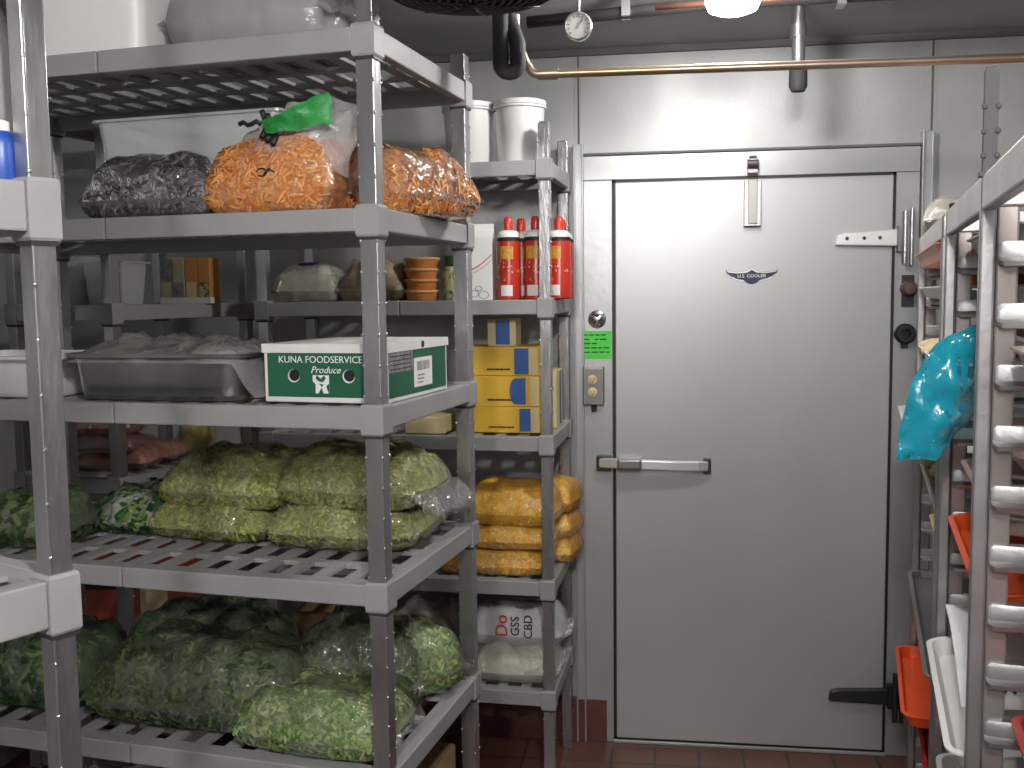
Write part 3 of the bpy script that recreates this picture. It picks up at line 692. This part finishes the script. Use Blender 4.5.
# second shelf: bottles, carton, tubs
def bottle(label, loc, first=[None]):
    if first[0]: return dup(first[0], loc, random.uniform(-25, 25), label)
    t = thing('sauce_bottle', label, 'bottle', loc, 0, 'red bottles on the back unit'); first[0] = t
    MB().lathe([(.033, 0), (.0365, .004), (.0365, .178), (.034, .187)], seg=28).build('bottle', M['red'], t, smooth='auto')
    b = MB(); b.lathe([(.0369, .181), (.0369, .190), (.034, .193)], seg=28); b.build('black_band', M['black'], t, smooth='auto')
    b = MB(); b.lathe([(.0345, .193), (.034, .204), (.026, .213), (.016, .215)], seg=28); b.build('white_shoulder', M['white'], t, smooth='auto')
    b = MB(); b.lathe([(.0145, .213), (.015, .235), (.0135, .25), (.009, .257), (.001, .258)], seg=20); b.build('cap', M['redcap'], t, smooth='auto')
    def wrap_patch(a0, a1, z0, z1, m, nm):
        b = MB(); n_ = 8
        b.loops([[(.0371*math.sin(R(a0+(a1-a0)*i/n_)), -.0371*math.cos(R(a0+(a1-a0)*i/n_)), z) for i in range(n_+1)] for z in (z0, z1)], closed=False)
        b.build(nm, m, t, smooth=True)
    wrap_patch(-38, 30, .125, .165, M['yelprint'], 'yellow_panel'); wrap_patch(-35, 25, .012, .045, M['whitecard'], 'white_panel')
    b = MB(); rn = random.Random(8)
    for k in range(16):
        a0 = rn.uniform(-70, 70); z = rn.uniform(.05, .12); w_ = rn.uniform(4, 14); h_ = rn.uniform(.003, .007)
        b.loops([[(.0372*math.sin(R(a0+w_*i/2)), -.0372*math.cos(R(a0+w_*i/2)), zz) for i in range(3)] for zz in (z, z+h_)], closed=False)
    b.build('label_flecks', M['cream'], t, smooth=True)
    return t
for lab, x, y in (('red sauce bottle next to the white milk carton', -.118, .045), ('red sauce bottle standing behind the front shelf post', -.033, .05), ('rightmost red sauce bottle in the front row', .034, .095),
                  ('red sauce bottle in second row behind the leftmost one', -.093, .125), ('red sauce bottle in second row, middle of the group', -.01, .13), ('red sauce bottle in the last row by the wall, left', -.06, .205), ('red sauce bottle in the last row by the wall, right', .027, .20)):
    bottle(lab, Dp_(x-.005, y, 1))
t = thing('milk_carton', 'white carton with red swoosh left of the red bottles', 'carton', Dp_(-.212, .06, 1), -2)
b = MB(); w = .039
b.loops([[(-w, -w, 0), (w, -w, 0), (w, w, 0), (-w, w, 0)], [(-w, -w, .195), (w, -w, .195), (w, w, .195), (-w, w, .195)], [(-w, -.003, .222), (w, -.003, .222), (w, .003, .222), (-w, .003, .222)], [(-w, -.003, .238), (w, -.003, .238), (w, .003, .238), (-w, .003, .238)]], True, True)
b.build('carton', M['white'], t, bevel=.0015)
b = MB()
b.loops([[(-w+.078*u, -w-.0006, .092+.05*u**1.6+d) for d in (-.002, .0025)] for u in [i/12 for i in range(13)]], closed=False); b.cur = 1
b.loops([[(-w+.078*u, -w-.0006, .08+.045*u**1.6+d) for d in (-.001, .001)] for u in [i/12 for i in range(13)]], closed=False)
for cx, cz, r in ((-.018, .02, .014), (.012, .016, .016), (-.004, .036, .01)):
    b.loops([[(cx+(r+d)*math.cos(a), -w-.0007, cz+(r+d)*.7*math.sin(a)) for d in (-.0012, .0012)] for a in [2*PI*i/20 for i in range(21)]], closed=False)
b.build('printed_swoosh', [M['redcap'], M['greyink']], t)
tubp = None
for k, lab in enumerate(('bottom one of the stacked orange tubs', 'second from bottom of the stacked orange tubs', 'third from bottom of the stacked orange tubs', 'topmost of the stacked orange tubs')):
    loc = Dp_(-.415, .08, 1, .0345*k)
    if tubp: dup(tubp, loc, 0, lab+' on back shelf'); continue
    tubp = thing('food_tub', lab+' on back shelf', 'tub', loc, 0, 'orange tubs on the back unit')
    MB().lathe([(.047, 0), (.049, .002), (.054, .027)], seg=28).build('cup', M['tub'], tubp, smooth='auto')
    MB().lathe([(.0575, .026), (.0585, .028), (.0585, .033), (.056, .0342)], seg=28).build('lid', mat('tub_lid', (.74, .40, .17), .35), tubp, smooth='auto')
t = thing('glass_jar', 'small jar with dark green cap right of orange tubs', 'jar', Dp_(-.315, .07, 1))
MB().lathe([(.026, 0), (.028, .004), (.028, .085), (.02, .105), (.018, .11)], seg=24).build('jar', M['label'], t, smooth='auto')
MB().lathe([(.021, .108), (.022, .112), (.022, .138), (.019, .142)], seg=24).build('cap', M['bottlegreen'], t, smooth='auto')
bag('food_bag', 'pale stuffed plastic bag left of the mushroom bag', 'bag of food', Dp_(-.80, .10, 1), DR, .22, .16, .12, 'pale', fm='filmhazy', flap=(.1, .1))
b = MB(); b.loops([[(x*k, y*k-.0, z) for x, y in rrect(.11, .06, .028)] for k, z in ((1, .0), (.96, .008), (.6, .012))], False, True)
tag(b.build('bag_clip', M['navy'], smooth=True), 'dark blue patch lying on the pale stuffed bag', 'clip', Dp_(-.79, .085, 1, .118), DR)
bag('mushroom_bag', 'clear bag of brown mushrooms left of orange tubs', 'bag of mushrooms', Dp_(-.575, .12, 1), DR, .23, .18, .12, 'tan', fm='filmlow', amp=.022, sc=26, flap=(.1, .05))
# third shelf: yellow boxes
def ybox(label, loc, rz, w, d, h, blue_x, rounded=False, small=False):
    t = thing('yellow_box', label, 'box', loc, rz, 'yellow food boxes')
    box(0, w, 0, d, 0, h).build('carton', M['yellow'] if not small else M['paleyel'], t, bevel=.002)
    b = MB(); b.box(w-.028 if not small else w-.012, w-.004, -.0006, 0, .003, h-.003); b.build('pale_edge', M['paleyel'], t)
    b = MB(); x0, x1 = blue_x
    if rounded:
        b.prism([(x1, .006), (x1, h-.006)]+[(x0+.012-.018*math.sin(a)-.0, h/2+(h/2-.008)*math.cos(a)) for a in [PI*i/10 for i in range(11)]], -.0012, -.0005)
    else: b.box(x0, x1, -.0012, -.0005, .005, h-.006)
    b.build('blue_panel', M['blue'], t)
    if not small:
        b = MB(); rn = random.Random(int(w*1000+loc[2]*100)); x = w*.30
        while x < w*.62: ww = rn.uniform(.005, .012); b.box(x, x+ww, -.0012, -.0005, h*.19, h*.25); x += ww+.0015
        b.build('printed_line', M['black'], t)
    return t
yb = Dp_(-.272, .07, 2)
ybox('yellow box with blue panel, bottom of the stack of three', (yb[0], yb[1], yb[2]), DR, .238, .16, .0835, (.172, .208))
ybox('yellow box with rounded blue panel, middle of the stack', (yb[0]-.003, yb[1], yb[2]+.0843), DR+.5, .240, .16, .098, (.150, .196), True)
ybox('yellow box with blue panel, third up in the stack', (yb[0]-.003, yb[1], yb[2]+.1831), DR, .236, .16, .093, (.160, .206))
ybox('small yellow and blue box standing on top of the yellow stack', (yb[0]+.07, yb[1]+.01, yb[2]+.2770), DR, .092, .09, .088, (.026, .072), small=True)
ybox('pale yellow box standing behind the front post, beside the stack', Dp_(.0, .2, 2), 90+DR, .13, .07, .19, (.07, .1), small=True)
box(-.065, .065, -.08, .08, 0, .055).build('food_carton', M['paleyel'], None, bevel=.003)
tag(bpy.data.objects['food_carton'], 'low pale yellow carton on third shelf, left of yellow boxes', 'box', Dp_(-.40, .1, 2), DR)
# fourth shelf: cheese bags
CB = 'clear bag of shredded yellow cheese, '
ck = dict(n=1100, ln=.018, w=.0035, flap=(.06, .06), amp=.009, sc=20, fm='filmlow')
bag('cheese_bag', CB+'bottom of the front stack', 'bag of cheese', Dp_(-.195, .145, 3), DR, .36, .24, .10, 'cheese', **ck)
bag('cheese_bag', CB+'second from bottom in the front stack', 'bag of cheese', Dp_(-.135, .13, 3, .09), DR+2, .29, .24, .085, 'cheese', **ck)
bag('cheese_bag', CB+'topmost of the front stack', 'bag of cheese', Dp_(-.13, .13, 3, .165), DR-2, .30, .24, .13, 'cheese', **ck)
for k, (lab, h) in enumerate((('bottom', .1), ('middle', .09), ('topmost', .105))):
    bag('cheese_bag', CB+lab+' of the rear stack behind the post', 'bag of cheese', Dp_(-.005, .30, 3, .085*k), 82+DR, .18, .12, h, 'cheese', n=300, ln=.018, w=.0035, flap=(.1, .1), fm='filmlow')
# fifth shelf: white bags
t = bag('printed_bag', 'white printed bag with red and black letters on lowest shelf', 'bag of food', Dp_(-.13, .19, 4, .10), DR, .31, .2, .13, 'pale', fm='filmhazy', flap=(.04, .12))
for c in t.children:
    if c.name.startswith('contents'): c.data.materials[0] = mat('white_bag_load', (.62, .62, .6), .6, 0, (.5, .5, .48), 10, .3, 20)
text('Do', .058, M['redcap'], t, face_front(-.04, -.104, .075, PI/2)); text('GSS', .04, M['black'], t, face_front(.005, -.105, .075, PI/2)); text('CBD', .04, M['black'], t, face_front(.048, -.104, .075, PI/2))
bag('food_bag', 'hazy bag of pale vegetables under the white printed bag', 'bag of food', Dp_(-.14, .16, 4), DR, .30, .25, .11, 'pale', fm='filmhazy', flap=(.05, .05))
bag('food_bag', 'hazy bag of pale cauliflower left of the printed bag', 'bag of food', Dp_(-.45, .17, 4), DR, .26, .24, .20, 'pale', fm='filmhazy', amp=.03, sc=18)
carton('brown cardboard box on the lowest back shelf at left', Dp_(-.76, .17, 4), DR, .26, .22, .19, M['card'])

# ------------------------------------------------------------------ dim corner unit
def EP(a, bdist, lvl, dz=0):     # a: distance from far front post toward the camera, bdist: into the shelf (left)
    c, s = math.cos(R(ER)), math.sin(R(ER)); x, y = -a, bdist
    return (-1.43+x*c-y*s, 3.37+x*s+y*c, EZ[lvl]+dz)
def small_carton(label, loc, rz, w, d, h, m, m2):
    t = thing('drink_carton', label, 'carton', loc, rz, 'cartons in the dim corner')
    box(-w/2, w/2, -d/2, d/2, 0, h).build('carton', m, t, bevel=.002)
    box(-w/2+.004, w/2-.004, -d/2-.0006, -d/2, .02, .07).build('label_panel', m2, t)
    box(-w/2-.001, w/2+.001, -d/2-.001, -d/2+.03, 0, .02).build('white_base', M['whitecard'], t)
for k, (lab, m, m2) in enumerate((('grey carton at left end of row in dim corner', M['greyink'], M['pale']), ('grey carton beside the orange cartons in dim corner', M['pale'], M['greyink']), ('orange carton beside the grey cartons in dim corner', M['tub'], M['paleyel']), ('orange carton at right end of row in dim corner', M['tub'], M['label']))):
    p = Vector((-1.535, 3.17, EZ[1])); d = Vector((math.cos(R(0)), math.sin(R(0)), 0))
    small_carton(lab, p+d*(-.066+.044*k), 0, .042, .08, .15, m, m2)
t = thing('clear_container', 'square clear container left of cartons in dim corner', 'container', EP(.515, .10, 1), ER-80)
tub_mesh(.12, .12, .14, .14, .125, r=.015).build('tub', M['tubclear'], t, smooth='auto')
box(-.05, .05, -.05, .05, .007, .10).build('contents', mat('tub_load_grey', (.45, .46, .46), .7, 0, (.35, .36, .36), 12), t, bevel=.01)
t = thing('storage_tub', 'dim grey tub at left of the far corner unit', 'tub', EP(.52, .27, 1), ER-77)
tub_mesh(.16, .13, .18, .15, .14).build('tub', M['tubclear'], t, smooth='auto')
box(-.07, .07, -.055, .055, .007, .12).build('contents', mat('tub_load_dark', (.2, .2, .21), .7), t, bevel=.01)
for k, (lab, a, bd_, L_, W_, H_, m, dz) in enumerate((('red meat pack on the corner unit, topmost of the pile', .50, .17, .2, .16, .09, 'meat', .11), ('dark red meat pack under the topmost one', .50, .17, .22, .18, .06, 'darkmeat', .06), ('red meat pack at bottom of the corner pile', .46, .17, .24, .18, .07, 'meat', 0))):
    bag('meat_pack', lab, 'meat pack', EP(a, bd_, 2, dz), ER-70, L_, W_, H_, m, fm='filmlow', flap=(.05, .05))
bag('meat_pack', 'pale red meat pack right of the corner pile', 'meat pack', EP(.29, .17, 2), ER-75, .2, .22, .065, 'meat', fm='filmlow', flap=(.05, .05))
bag('vegetable_bag', 'small bag of yellow vegetables beside the meat packs', 'bag of vegetables', EP(.16, .10, 2), ER-70, .10, .10, .17, 'yelveg', fm='film', flap=(0, 0))
t = thing('food_box', 'orange-red printed box behind the dark greens bags', 'box', EP(.34, .19, 3), ER-72)
box(-.16, .16, -.12, .12, 0, .21).build('carton', M['redcard'], t, bevel=.003)
box(.03, .12, -.1212, -.12, .03, .2).build('label_panel', M['cream'], t); box(-.15, .02, -.1212, -.12, .12, .15).build('stripe', M['black'], t)

# ------------------------------------------------------------------ near left unit contents
def AP(u, d, z=1.766):
    p = at(u, 180, d); return (p.x, p.y, z)
t = thing('blue_bottle', 'dark blue plastic bottle on the nearest shelf at left edge', 'bottle', AP(2, 1.30))
MB().lathe([(.021, 0), (.022, .004), (.021, .05), (.016, .062), (.012, .066)], seg=20).build('bottle', M['deepblue'], t, smooth='auto')
MB().lathe([(.0125, .066), (.0125, .078), (.009, .08)], seg=14).build('cap', M['white'], t, smooth='auto')
t = bag('plastic_bag', 'clear crumpled plastic bag on nearest shelf at left edge', 'bag', AP(-45, 1.36), AR, .16, .16, .29, 'pale', fm='filmgrey', amp=.035, sc=12, flap=(0, 0))
for c in t.children:
    if c.name.startswith('contents'): c.data.materials[0] = mat('dark_bag_load', (.10, .10, .11), .4, 0, (.3, .3, .31), 10, .4, 20)

# ------------------------------------------------------------------ sheet pan racks at right
RR = -11.3
R_O = Vector((.412, 1.335, 0)); rc, rs = math.cos(R(RR)), math.sin(R(RR))
def RP(v, u, z): return (R_O.x+v*rc-u*rs, R_O.y+v*rs+u*rc, z)
RAILP, RAIL0, NR = .0768, .274, 19
def rack(label, frames, sides, ext=False):
    """frames: where the side frames stand along the row; sides: which faces of each carry rails"""
    t = thing('sheet_pan_rack', label, 'rack', RP(0, 0, 0), RR); Dv = .63; Z0, Z1 = .13, 1.75
    web = mat('alu_web', (.40, .37, .36), .35, .7, (.30, .26, .25), 6)
    for u, sd in zip(frames, sides):
        for v, nm in ((0, 1), (Dv, -1)):
            b = MB(); b.box(v-.009, v+.009, u-.010, u+.010, Z0, Z1); b.cur = 1
            b.box(*(sorted((v+nm*.010, v+nm*.036))), u-.004, u+.004, Z0, Z1)
            b.build('post', [M['alu'], web], t, bevel=.003)
        for s in sd:
            for k in range(NR):
                z = RAIL0+RAILP*k
                b = MB(); prof = [(.004, -.015), (.010, -.0165), (.020, -.0155), (.021, -.010), (.011, -.005), (.011, .010), (.009, .015), (.004, .014)]
                ends = [(.012, .72), (.017, 1.), (Dv-.017, 1.), (Dv-.012, .72)]
                b.loops([[(v, u+s*(.004+(py-.004)*f), z+pz*f) for py, pz in prof] for v, f in ends], True, True)
                b.build('rail', M['alu'], t, smooth='auto')
    u0, u1 = frames[0], frames[-1]
    for v in (0, Dv):
        b = MB(); b.box(v-.008, v+.008, u0-.012, u1+.012, Z1-.040, Z1+.004); b.build('top_bar', M['alu'], t, bevel=.003)
    for u in frames:
        b = MB(); b.box(.01, Dv-.01, u-.008, u+.008, Z1-.036, Z1); b.build('cross_bar', M['alu'], t, bevel=.003)
        b = MB(); b.box(-.009, Dv+.009, u-.013, u+.013, Z0-.02, Z0+.02); b.build('base_bar', M['alu'], t, bevel=.003)
    for u in (u0, u1):
        for v in (.03, Dv-.03):
            b = MB(); b.lathe([(.02, -.014), (.05, -.013), (.054, -.008), (.054, .008), (.05, .013), (.02, .014)], (v, u, .054), 20, 'x'); w_ = b.build('caster', M['gasket'], t, smooth='auto')
            b = MB(); b.box(v-.022, v-.017, u-.018, u+.018, .045, .112); b.box(v+.017, v+.022, u-.018, u+.018, .045, .112); b.box(v-.022, v+.022, u-.02, u+.02, .106, .111); b.build('fork', M['conduit'], w_)
    if ext:
        post_mesh(1.882, .03, .0, .016, 1.757).build('post_extension', mat('dull_post', (.09, .09, .095), .8, 0, spec=.1), t, loc=(.0, .0, 0))
        box(-.012, .014, -.012, .012, 1.752, 1.758).build('post_collar', M['gasket'], t)
        for u in (u1-.02, .03): MB().lathe([(.006, 1.754), (.006, 1.764), (.002, 1.766)], (0, u, 0), 8).build('bolt', M['gasket'], t)
    return t
W1 = .575
rack('aluminium sheet pan rack nearest the camera, blue bag hanging on it', (-.56, 0, W1), ((1,), (-1, 1), (-1,)), True)
U2 = .68
rack('aluminium sheet pan rack farther back, next to the cooler door', (U2, U2+.865), ((1,), (-1,)))
def tray_mesh(L, W, H, r=.035):
    b = MB(); rr = lambda i, z: [(x, y, z) for x, y in rrect(W-2*i, L-2*i, max(r-i*.6, .008))]
    b.loops([rr(.022, 0), rr(.016, .003), rr(.006, H-.003), rr(0, H-.003), rr(0, H), rr(.009, H), rr(.018, .006), rr(.026, .003)], True, True)
    return b
def rz_of(k): return RAIL0+RAILP*k+.016
def tray(name, label, k, u, v, L, W, m, H=.028, group=None, tilt=0, rot=0, dz=0):
    """k: rail number; u: centre along the rack row; v: where the aisle side edge sits"""
    z = rz_of(k) if k is not None else 0
    o = tray_mesh(L, W, H).build(name, m, smooth='auto')
    o.location = RP(v+W/2, u, z-.003+dz); o.rotation_euler = (0, R(tilt), R(RR+rot))
    return tag(o, label, 'tray', group=group)
uc1 = W1/2; uc2 = U2+.4325
# near rack
tray('serving_tray', 'bright orange tray in the near rack, halfway up', 12, uc1, .004, .52, .42, M['orange'], H=.03, tilt=-6, dz=-.006)
tray('serving_tray', 'white tray with a paper on it, sticking into the aisle', 9, uc1+.01, -.026, .50, .42, M['traywhite'], H=.032, tilt=-7, dz=-.006)
tray('serving_tray', 'dark red tray in the nearest bay at the right edge', 10, -.28, .035, .48, .42, M['redtray'], H=.03)
tray('serving_tray', 'white tray low in the near rack without a paper on it', 6, uc1-.02, -.01, .5, .42, M['traywhite'], H=.03)
tray('serving_tray', 'blush tray in the near rack second below the orange one', 11, uc1, .07, .5, .4, M['blush'])
tray('serving_tray', 'blush tray in near rack at height of blue bag bottom', 14, uc1, .05, .5, .4, M['blush'])
tray('serving_tray', 'blush tray in near rack behind the blue bag middle', 16, uc1, .06, .5, .4, M['blush'])
tray('serving_tray', 'blush tray low in near rack, third below the white one with paper', 5, uc1, .04, .5, .4, M['blush'])
tray('sheet_pan', 'shallow aluminium sheet pan second from top of near rack', 18, uc1, .02, .51, .45, M['alu'])
tray('sheet_pan', 'white sheet pan on the top rails of the near rack', 17, uc1, .03, .51, .45, M['traywhite'], dz=-.006)
tray('sheet_pan', 'aluminium sheet pan on near rack just above orange tray', 13, uc1, .02, .51, .45, M['blush'])
tray('serving_tray', 'blush tray in the nearest bay at the right edge', 16, -.28, .02, .48, .42, M['blush'])
# paper on the white tray
b = MB()
def pp(u, v):
    return Vector((-.06+.26*u, -.12+.34*v, .045+.02*u+.05*v**1.4*(1-.5*u)+.02*math.sin(3*v)*(1-u)+.006*nz(u*2, v*2, 0, 2, 4)))
sheet(b, pp, 12, 12)
o = tag(b.build('paper_sheet', M['paper'], smooth=True), 'curled white printed paper lying on the white tray', 'paper'); o.location = RP(.064, uc1+.035, rz_of(9)-.035); o.rotation_euler = (0, 0, R(RR))
b = MB()
for k in range(3): b.tube([pp(.18+.05*k, .12+.05*i)+Vector((.006*math.sin(2.5*i+k), 0, .003)) for i in range(4)], .0022, 5)
b.build('ink_mark', M['black'], o)
bag('food_bag', 'yellow bag lying on second pan of the near rack', 'bag of food', RP(.2, uc1+.05, rz_of(18)+.003), RR+80, .34, .22, .05, 'cheese', n=250, flap=(.05, .05))
bag('food_bag', 'orange bag on pan in near rack beside the blue bag', 'bag of food', RP(.24, uc1-.05, rz_of(14)+.003), RR+80, .3, .2, .045, 'carrot', n=250, flap=(.05, .05))
t = thing('blue_packet', 'small blue packet inside near rack at right edge', 'packet', RP(.13, .17, rz_of(16)+.003), RR)
box(-.05, .05, -.09, .09, 0, .045).build('packet', mat('sky_blue', (.02, .33, .52), .35), t, bevel=.015); box(-.05, .05, -.1, -.089, .018, .022).build('seam', M['blue'], t)
# far rack
FL = .835
tray('serving_tray', 'salmon tray tilted high in the far rack', 18, uc2, -.02, FL, .42, M['pink'], H=.035)
tray('sheet_pan', 'white sheet pan high in far rack below salmon tray', 17, uc2, -.008, FL, .42, M['traywhite'])
tray('serving_tray', 'white tray of cream pastries in the far rack', 15, uc2, -.008, FL, .42, M['traywhite'])
tray('serving_tray', 'white tray corner jutting into the aisle by blue bag', 13, uc2, -.055, FL, .36, M['traywhite'], H=.015)
tray('serving_tray', 'white tray mid-height in far rack under pale pastries', 11, uc2, -.0, FL, .42, M['traywhite'])
tray('serving_tray', 'cream tray in far rack two rails above the steel pan', 9, uc2, .03, FL, .42, M['cream'])
tray('sheet_pan', 'bare steel sheet pan sticking out above orange trays', 7, uc2, -.02, FL, .46, M['alu'], H=.02)
tray('serving_tray', 'orange tray edge just above the protruding orange tray', 5, uc2, .012, FL, .42, M['orange'], H=.03)
tray('sheet_pan', 'flat steel sheet pan under the protruding orange tray', 4, uc2, .02, FL, .46, M['alu'], H=.008)
tray('serving_tray', 'orange tray sticking far into the aisle from far rack', 4, uc2+.155, -.048, .50, .42, M['orange'], H=.032, dz=.006)
tray('serving_tray', 'red tray low in far rack below the protruding orange tray', 3, uc2, -.002, FL, .42, M['redtray'], H=.03)
def roll(label, v, u, z, rz, L=.12, r=.022, m='cream', dz=0):
    b = MB(); pts = [(L*(i/8-.5), .008*math.sin(i*.7), r) for i in range(9)]; rad = [r*math.sin(PI*(i+.7)/9.4)**.6 for i in range(9)]
    b.tube(pts, rad, 10)
    for vv in b.v: vv.z = max(.0, vv.z+.004*nz(vv.x, vv.y, vv.z, 40, int(u*99)))
    return tag(b.build('pastry', M[m], smooth=True), label, 'pastry', RP(v, u, z), rz)
pl = ('at far end of white tray', 'second from far end of white tray', 'in middle of white tray', 'second from near end of white tray', 'at near end of white tray')
for k in range(5): roll('cream pastry '+pl[k]+' in far rack', .05+.012*(k % 2), uc2+.36-.12*k, rz_of(15)+.003, RR+12*k-20)
for k, p_ in enumerate(('far', 'middle', 'near')): roll('pale pastry at the '+p_+' of mid-height tray in far rack', .06, uc2+.34-.16*k, rz_of(11)+.003, RR+40+20*k, .14, .026)
bag('food_bag', 'white wrapped bundle on top of the far rack', 'bag of food', RP(.075, U2+.66, 1.7540), RR+85, .38, .16, .075, 'pale', fm='filmhazy', flap=(.05, .05))
bag('food_bag', 'yellow bag on white pan below salmon tray in far rack', 'bag of food', RP(.14, uc2+.1, rz_of(17)+.003), RR+85, .5, .2, .05, 'cheese', n=300, flap=(.05, .05))
t = thing('bolt_cap', 'dark brown round cap on casing below top hinge', 'cap', (.835, FY, 1.62))
MB().lathe([(.026, 0), (.026, -.03), (.018, -.045), (.0, -.047)], (0, 0, 0), 16, 'y', c1=False).build('cap', mat('brown_cap', (.09, .05, .035), .5), t, smooth='auto')
box(-.02, .02, -.008, 0, -.06, .045).build('plate', M['darkmetal'], t, bevel=.002)
# blue bag: a crumpled sheet hanging out of the near rack into the aisle
outline_top = [(.0, .0), (.01, -.06), (.012, -.12), (.01, -.19), (.0, -.235)]
b = MB()
# outline in the bag's own plane: a toward the aisle, z up; its side edges at parameter v
def edge(lst, t_):
    n_ = len(lst)-1; i = min(int(t_*n_), n_-1); f = t_*n_-i
    return Vector(lst[i]).lerp(Vector(lst[i+1]), f)
LEFT = [(-.006, 0), (-.055, -.022), (-.085, -.05), (-.108, -.095), (-.118, -.15), (-.126, -.215)]
RIGHT = [(.004, -.02), (.006, -.06), (.006, -.10), (.002, -.135), (-.035, -.175), (-.07, -.212)]
def bp(side):
    def P(u, v):
        p = edge(LEFT, u).lerp(edge(RIGHT, u), v)
        puff = .026*(math.sin(PI*v)**.7)*(math.sin(PI*min(1, u*1.02))**.6)
        d = side*puff+.014*nz(p.x, p.y, 0, 22, 3)+.012*(.35-abs(nz(p.x, p.y*.6, 3, 34, 9)))*math.sin(PI*v)**.5
        return Vector((p.x+.004*nz(p.x, p.y, 7, 40, 2), d, p.y+.004*nz(p.x, p.y, 9, 40, 5)))
    return P
sheet(b, bp(1), 40, 22); sheet(b, bp(-1), 40, 22)
o = tag(b.build('blue_plastic_bag', M['bluefilm'], smooth=True), 'translucent bright blue plastic bag hanging off the near rack', 'bag')
o.location = RP(.028, .30, 1.562); o.rotation_euler = (0, 0, R(7))

# ------------------------------------------------------------------ light
w = bpy.data.worlds.new('world'); S.world = w; w.use_nodes = True
w.node_tree.nodes['Background'].inputs[0].default_value = (.6, .62, .65, 1); w.node_tree.nodes['Background'].inputs[1].default_value = .1
